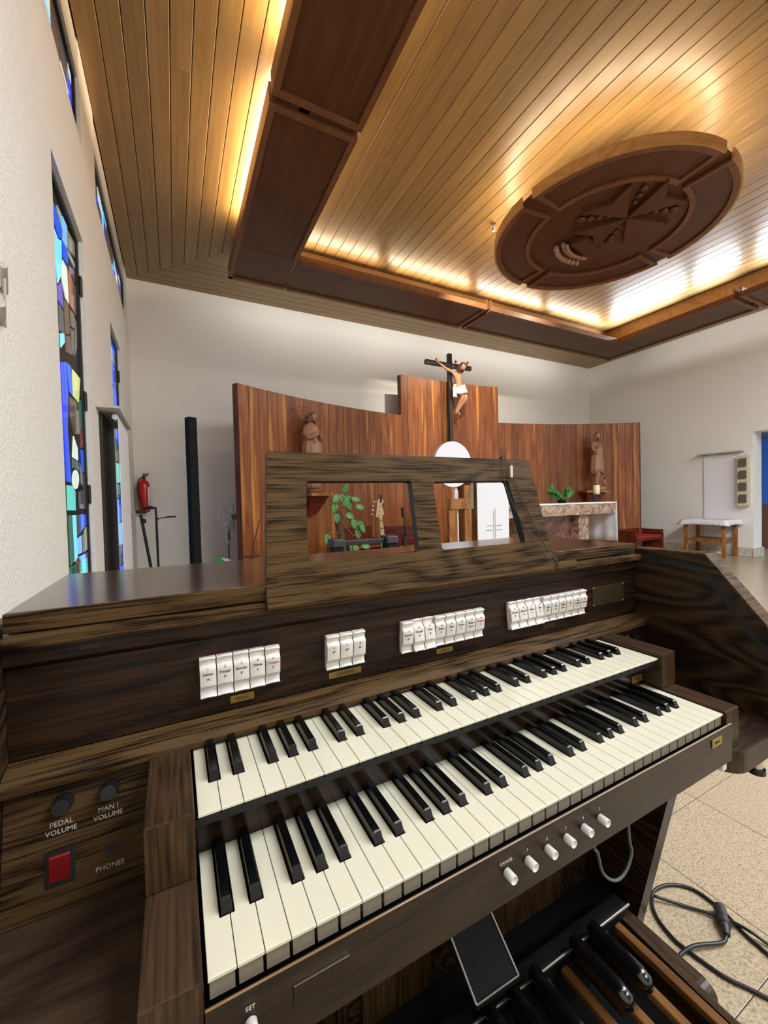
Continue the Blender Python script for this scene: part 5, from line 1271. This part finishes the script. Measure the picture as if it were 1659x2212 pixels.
for k, (cx, cy) in enumerate(((1003, 322), (990, 385), (975, 450), (965, 515))):
    c = gq(cx, cy); p_ = B().cyl((c[0], 4.194, c[2]), (c[0], 4.180, c[2]), .007, n=10); p_.cyl((c[0] - .02, 4.205, c[2]), (c[0] - .075, 4.205, c[2] + .01), .003, n=6); p_.ball((c[0] - .08, 4.205, c[2] + .011), .016, .004, .012, 8, 5); p_.make('tuning_peg', M_chrome, gt)
c = gq(1005, 235); B().bbox(c[0] - .012, 4.185, c[2] - .07, c[0] + .012, 4.194, c[2] + .03, .003).make('clip_tuner', M_blk, gt)
bp = [(2.24 + .20 * cos(a) * (1 + .12 * cos(2 * a)) + .2, .28 + .23 * sin(a) * (1 - .1 * sin(2 * a))) for a in [2 * pi * k / 24 for k in range(24)]]
bx = gq(1060, 1300)[0]
bp = [(x - 2.44 + bx, z) for x, z in bp]
B().prism(bp, 'Y', 4.199, 4.24).make('body', plain('sunburst', (60, 26, 14), .2, coat=.5), gt)
# microphone boom
mc = thing('microphone_stand', 'black microphone boom stand in front of the low seats', 'stand', (2.3, 3.6, 0))
B().cyl((2.29, 3.6, .02), (2.29, 3.6, .80), .011, n=8).make('pole', M_blk, mc); B().bbox(2.262, 3.57, .70, 2.315, 3.615, .80, .006).cyl((2.30, 3.59, .76), (2.365, 3.59, .775), .016, n=8).make('clamp', M_blk, mc)
B().tube([(2.30, 3.6, .76), (2.262, 3.58, 1.07)], .008, 8).cyl((2.262, 3.58, 1.02), (2.250, 3.575, 1.13), .014, .017, 10).make('boom', M_blk, mc)
B().cyl((2.29, 3.6, 0), (2.29, 3.6, .02), .13, .12, 20).make('base', M_blk, mc)
# black keyboard-stand bar between two corner posts
kb_ = thing('equipment_rack', 'low black rack bar with two chunky corner posts just behind the organ', 'rack', (.98, 1.8, 0))
for x0, x1 in ((.775, .835), (1.115, 1.180)): B().bbox(x0, 1.78, 0, x1, 1.86, .945, .006).make('post', M_blkmat, kb_); B().bbox(x0 - .007, 1.772, .946, x1 + .007, 1.868, .992, .008).make('corner_cap', plain('grey_black', (40, 42, 46), .5), kb_)
B().bbox(.843, 1.80, .950, 1.107, 1.835, .980, .006).make('handle_bar', M_blk, kb_)
# thin music stand tip near the left edge of the desk
ms = thing('music_stand', 'thin black folding stand standing left of the music desk', 'stand', (.62, 3.4, 0))
B().cyl((.585, 3.4, .75), (.665, 3.4, 1.06), .004, n=6).cyl((.60, 3.4, .02), (.585, 3.4, .75), .006, n=8).make('rod', M_blk, ms); B().bbox(.50, 3.38, .735, .66, 3.42, .750, .004).make('ledge', M_blk, ms)
for a in (0, 2.1, 4.2): B().cyl((.60, 3.4, .15), (.60 + .22 * cos(a), 3.4 + .22 * sin(a), .008), .006, n=6).make('leg', M_blk, ms)

# tall black column loudspeaker
cs = thing('column_speaker', 'tall slim black column loudspeaker standing before the back wall', 'loudspeaker', (.165, 4.3, 0))
def rbox(cx, cy, w, d, z0, z1, ang, name, mat, par, bev=.004):
    b = B().bbox(-w / 2, -d / 2, z0, w / 2, d / 2, z1, bev); ca_, sa = cos(ang), sin(ang)
    b.v = [(cx + x * ca_ - y * sa, cy + x * sa + y * ca_, z) for x, y, z in b.v]; return b.make(name, mat, par)
rbox(.170, 4.3, .084, .089, .03, 1.72, .45, 'lower_column', M_blkmat, cs); rbox(.169, 4.3, .084, .089, 1.722, 2.122, .45, 'upper_column', M_blkmat, cs)
rbox(.175, 4.3, .30, .30, 0, .029, .45, 'base_plate', M_blk, cs)
b = B().box(-.02, -.0445, 1.93, .02, -.0430, 1.936); b.v = [(.165 + x * cos(.45) - y * sin(.45), 4.3 + x * sin(.45) + y * cos(.45), z) for x, y, z in b.v]; b.make('badge', plain('silver_badge', (210, 210, 210), .3), cs)
# fire extinguisher on the back wall
fe = thing('fire_extinguisher', 'red fire extinguisher hung in the left corner of the back wall', 'extinguisher', (-.385, 6.36, 1.15))
B().lathe([(.02, 1.14), (.062, 1.145), (.072, 1.17), (.072, 1.52), (.062, 1.57), (.03, 1.60), (.02, 1.62)], (-.385, 6.38, 0), 24).make('cylinder', M_red, fe)
B().cyl((-.385, 6.38, 1.62), (-.385, 6.38, 1.655), .02, n=10).bbox(-.40, 6.33, 1.655, -.33, 6.40, 1.668, .003).bbox(-.40, 6.33, 1.68, -.32, 6.39, 1.692, .003).make('valve_handle', M_blk, fe)
B().tube(smooth_path([(-.40, 6.36, 1.64), (-.45, 6.34, 1.58), (-.462, 6.34, 1.42), (-.42, 6.29, 1.27), (-.40, 6.285, 1.17)], 5), .009, 8).make('hose', M_blk, fe)
gr = [[(-.385 + .0735 * cos(a), 6.38 + .0735 * sin(a), z) for z in (1.22, 1.50)] for a in [-.9 + .12 * k for k in range(10)]]
B().sheet(gr, .001).make('label', plain('white_label', (225, 225, 220), .5), fe)
B().bbox(-.40, 6.455, 1.2, -.37, 6.505, 1.5, .002).make('wall_hook', M_blk, fe)
# folded black stand leaning in the corner
fs_ = thing('black_support_stand', 'black tubular stand with two padded arms in the corner below the extinguisher', 'stand', (-.28, 5.7, 0))
B().tube(smooth_path([(-.22, 5.75, .01), (-.225, 5.75, .9), (-.228, 5.75, 1.18), (-.25, 5.75, 1.195), (-.36, 5.75, 1.20)], 4), .014, 8).make('frame_tube', M_blk, fs_)
B().bbox(-.45, 5.70, 1.13, -.33, 5.80, 1.175, .008).bbox(-.33, 5.73, 1.20, -.26, 5.77, 1.225, .006).make('plate', M_blk, fs_)
B().cyl((-.40, 5.75, 1.12), (-.255, 5.75, .02), .018, n=10).ball((-.365, 5.75, 1.03), .028, .028, .03, 10, 6).make('leaning_pole', M_blk, fs_)
B().cyl((-.225, 5.74, 1.055), (-.08, 5.70, 1.075), .006, n=6).bbox(-.11, 5.67, 1.065, .01, 5.73, 1.088, .006).cyl((-.226, 5.75, 1.02), (-.19, 5.74, 1.058), .005, n=6).make('padded_arm', M_blk, fs_)
# pedestal fan
fn = thing('pedestal_fan', 'white pedestal fan half hidden behind the left end of the screen', 'fan', (.66, 5.75, 0))
B().cyl((.655, 5.75, .03), (.655, 5.75, .66), .011, n=8).make('pole', M_steel, fn); B().lathe([(.0, .0), (.19, .005), (.17, .03), (.02, .035)], (.655, 5.75, 0), 24).make('base', M_tab, fn)
B().lathe([(.012, 0), (.024, .02), (.030, .12), (.026, .24), (.012, .27)], (.655, 5.75, .661), 14).make('control_box', M_tab, fn)
B().lathe([(.002, 0), (.013, .01), (.014, .12), (.010, .16), (.002, .165)], (.655, 5.7265, .71), 10, 1, .6).make('control_panel', M_grille, fn)
fc = Vector((.735, 5.66, 1.05)); fd_ = Vector((-.1, -1, 0)).normalized(); su = Vector((1, -.1, 0)).normalized()
gl = B(); R_ = .21
for rr_ in (.21, .17, .13, .09, .05):
    dd = .045 * (1 - (rr_ / .21) ** 2)
    gl.tube([fc + fd_ * dd + su * rr_ * cos(2 * pi * k / 28) + Vector((0, 0, rr_ * sin(2 * pi * k / 28))) for k in range(28)], .0014 if rr_ < .2 else .006, 5, True)
for k in range(40):
    a = 2 * pi * k / 40; u = su * cos(a) + Vector((0, 0, sin(a))); gl.tube([fc + fd_ * .045 + u * .03, fc + fd_ * .035 + u * .12, fc + u * .208], .0009, 4)
gl.make('front_grille', M_tab, fn)
B().cyl(fc + fd_ * .044, fc + fd_ * .056, .038, n=18).make('hub_badge', M_grille, fn)
for k in range(3):
    a = 2 * pi * k / 3; g_ = []
    for i in range(5):
        r = .03 + .15 * i / 4; g_.append([fc - fd_ * .0 + su * r * cos(a + s_ * (.55)) + Vector((0, 0, r * sin(a + s_ * .55))) - fd_ * (.012 * s_) for s_ in (-1, -.3, .3, 1)])
    B().sheet(g_, .002).make('blade', plain('clear_blade', (200, 205, 205), .3), fn)
B().cyl(fc - fd_ * .03, fc - fd_ * .14, .05, .04, 16).cyl(fc - fd_ * .09 + Vector((-.0, 0, 0)), (.655, 5.75, .92), .015, .015, 8).make('motor', M_tab, fn)
# folded green plastic sheet leaning at the screen
gr = []
gs = thing('green_folded_sheet', 'green and clear plastic sheet folded on a stand left of the screen', 'sheet', (.48, 3.6, 0))
B().add([Vector(v) for v in ((.285, 3.55, .735), (.345, 3.55, .735), (.555, 3.65, .52), (.40, 3.65, .52), (.285, 3.57, .725), (.345, 3.57, .725), (.555, 3.67, .51), (.40, 3.67, .51))], [(0, 3, 2, 1), (4, 5, 6, 7), (0, 1, 5, 4), (1, 2, 6, 5), (2, 3, 7, 6), (3, 0, 4, 7)]).make('green_sheet', plain('green_plastic', (40, 140, 66), .35), gs)
B().add([Vector(v) for v in ((.346, 3.555, .735), (.41, 3.56, .720), (.62, 3.66, .55), (.556, 3.65, .52), (.346, 3.575, .725), (.41, 3.58, .71), (.62, 3.68, .54), (.556, 3.67, .51))], [(0, 3, 2, 1), (4, 5, 6, 7), (0, 1, 5, 4), (1, 2, 6, 5), (2, 3, 7, 6), (3, 0, 4, 7)]).make('clear_sheet', plain('milky_plastic', (190, 196, 192), .25), gs)
B().bbox(.36, 3.60, 0, .46, 3.75, .505, .01).make('carton', M_beige, gs)

# banner roll on the left wall
lb_ = thing('roller_banner', 'white roller banner under a wooden slat on the left wall between the two tall windows', 'banner', (-.45, 3.7, .4))
B().bbox(-.509, 3.34, 1.965, -.36, 4.30, 1.985, .003).make('slat', M_conc, lb_)
B().cyl((-.405, 3.48, 1.925), (-.405, 4.26, 1.925), .022, n=14).make('roller', M_cloth, lb_)
B().box(-.388, 3.50, .42, -.384, 4.25, 1.91).make('cloth', M_clothb, lb_)
B().bbox(-.508, 3.46, .30, -.490, 4.20, 1.95, .002).make('banner_gap_shade', M_cross, lb_)  # dark sheet put in for the shaded gap behind the cloth
# banner on the right wall
rb_ = thing('roller_banner', 'white roller banner under a grey slat on the right wall above the small table', 'banner', (9.5, 3.7, .7))
B().bbox(9.44, 3.32, 1.985, 9.578, 4.06, 2.012, .003).make('slat', M_conc, rb_)
B().cyl((9.545, 3.42, 1.963), (9.545, 3.99, 1.963), .015, n=12).make('roller', M_cloth, rb_); B().box(9.556, 3.43, .25, 9.559, 3.98, 1.955).make('cloth', M_clothb, rb_)
# beige column speaker
sp = thing('beige_column_speaker', 'beige column loudspeaker with four grey grilles fixed beside the right wall opening', 'loudspeaker', (9.5, 3.32, .95))
B().bbox(9.46, 3.235, .955, 9.578, 3.40, 1.905, .006).make('cabinet', M_beige, sp)
for k in range(4):
    z0 = 1.01 + k * .225; g_ = B().prism([(3.255, z0 + .165), (3.255, z0 + .03), (3.275, z0), (3.385, z0), (3.385, z0 + .135), (3.365, z0 + .165)], 'X', 9.4565, 9.4598)
    for j in range(8): g_.box(9.4555, 3.262, z0 + .012 + j * .0185, 9.4563, 3.378, z0 + .018 + j * .0185)
    g_.make('grille', M_grille, sp)
# credence table
tb_ = thing('side_table', 'small oak table with a lower shelf and short white lace cloth at the right wall', 'table', (9.3, 3.75, 0))
for (x, y) in ((9.03, 4.045), (9.03, 3.415), (9.485, 4.045), (9.485, 3.415)): B().bbox(x, y, 0, x + .055, y + .055, .675, .004).make('leg', M_pine, tb_)
B().bbox(8.99, 3.37, .676, 9.546, 4.14, .700, .004).make('tabletop', M_pine, tb_)
B().bbox(9.045, 3.471, .315, 9.54, 4.044, .345, .003).bbox(9.046, 3.4705, .28, 9.062, 4.044, .3145, .003).make('shelf', M_pine, tb_)
b = B(); gr = []
prof = [(-.0, -.085), (.002, -.04), (.004, -.005), (.02, .0035)]
cx_, cy_2 = 9.2775, 3.755
def ringp(o, z, i, n=48):
    hx, hy = .2875 + o, .385 + o; t = (i / n) * 4; s_ = t % 1; k = int(t) % 4
    c = [(-1, -1), (1, -1), (1, 1), (-1, 1)]; a = c[k]; b_ = c[(k + 1) % 4]
    return (cx_ + (a[0] + (b_[0] - a[0]) * s_) * hx, cy_2 + (a[1] + (b_[1] - a[1]) * s_) * hy, z)
g_ = []
for i in range(49):
    w = sin(i * 1.9) * .006; cr = .035 * max(0, 1 - abs(((i % 12) - (0 if i % 12 < 6 else 12))) / 3)
    g_.append([ringp(-.28, .7035, i), ringp(-.002, .7035, i), ringp(.004, .699, i), ringp(.010 + w * .5, .66, i), ringp(.020 + w + cr, .615 - cr * .4, i)])
# keep the wall side short
g_ = [[(min(p[0], 9.549), p[1], p[2]) for p in r] for r in g_]
b.sheet(g_, .002).box(cx_ - .02, cy_2 - .12, .702, cx_ + .02, cy_2 + .12, .7045)
tc_ = b.make('lace_cloth', M_clothb, None, None, (cx_, cy_2, .70)); tag(tc_, 'short white lace cloth covering the small oak table', 'cloth')
rk = thing('floor_bracket', 'low chrome tube rack on the floor under the small table', 'rack', (9.4, 3.8, 0))
B().tube([(9.40, 3.58, .004), (9.40, 3.58, .11), (9.40, 4.0, .11), (9.40, 4.0, .004)], .008, 8).tube([(9.33, 3.60, .06), (9.33, 3.98, .06)], .006, 8).make('tube', M_chrome, rk)
B().cyl((9.40, 3.60, .06), (9.33, 3.60, .06), .005, n=6).cyl((9.40, 3.98, .06), (9.33, 3.98, .06), .005, n=6).make('cross_tube', M_chrome, rk)
# small white hooks on the left wall beside the organ
hk = thing('wall_peg', 'white painted wall peg with a hanging cord at the left edge, above the organ', 'peg', (-.5, 1.45, 1.9))
B().cyl((-.509, 1.50, 1.955), (-.44, 1.24, 1.93), .010, n=10).make('peg', M_conc, hk); B().tube(smooth_path([(-.46, 1.32, 1.925), (-.47, 1.35, 1.86), (-.485, 1.40, 1.80)], 4), .004, 6).make('cord', M_conc, hk)
B().cyl((-.509, 1.46, 1.835), (-.45, 1.24, 1.815), .012, n=10).make('peg', M_conc, hk)
# lower sloping moulding line on the left wall
flush_text()
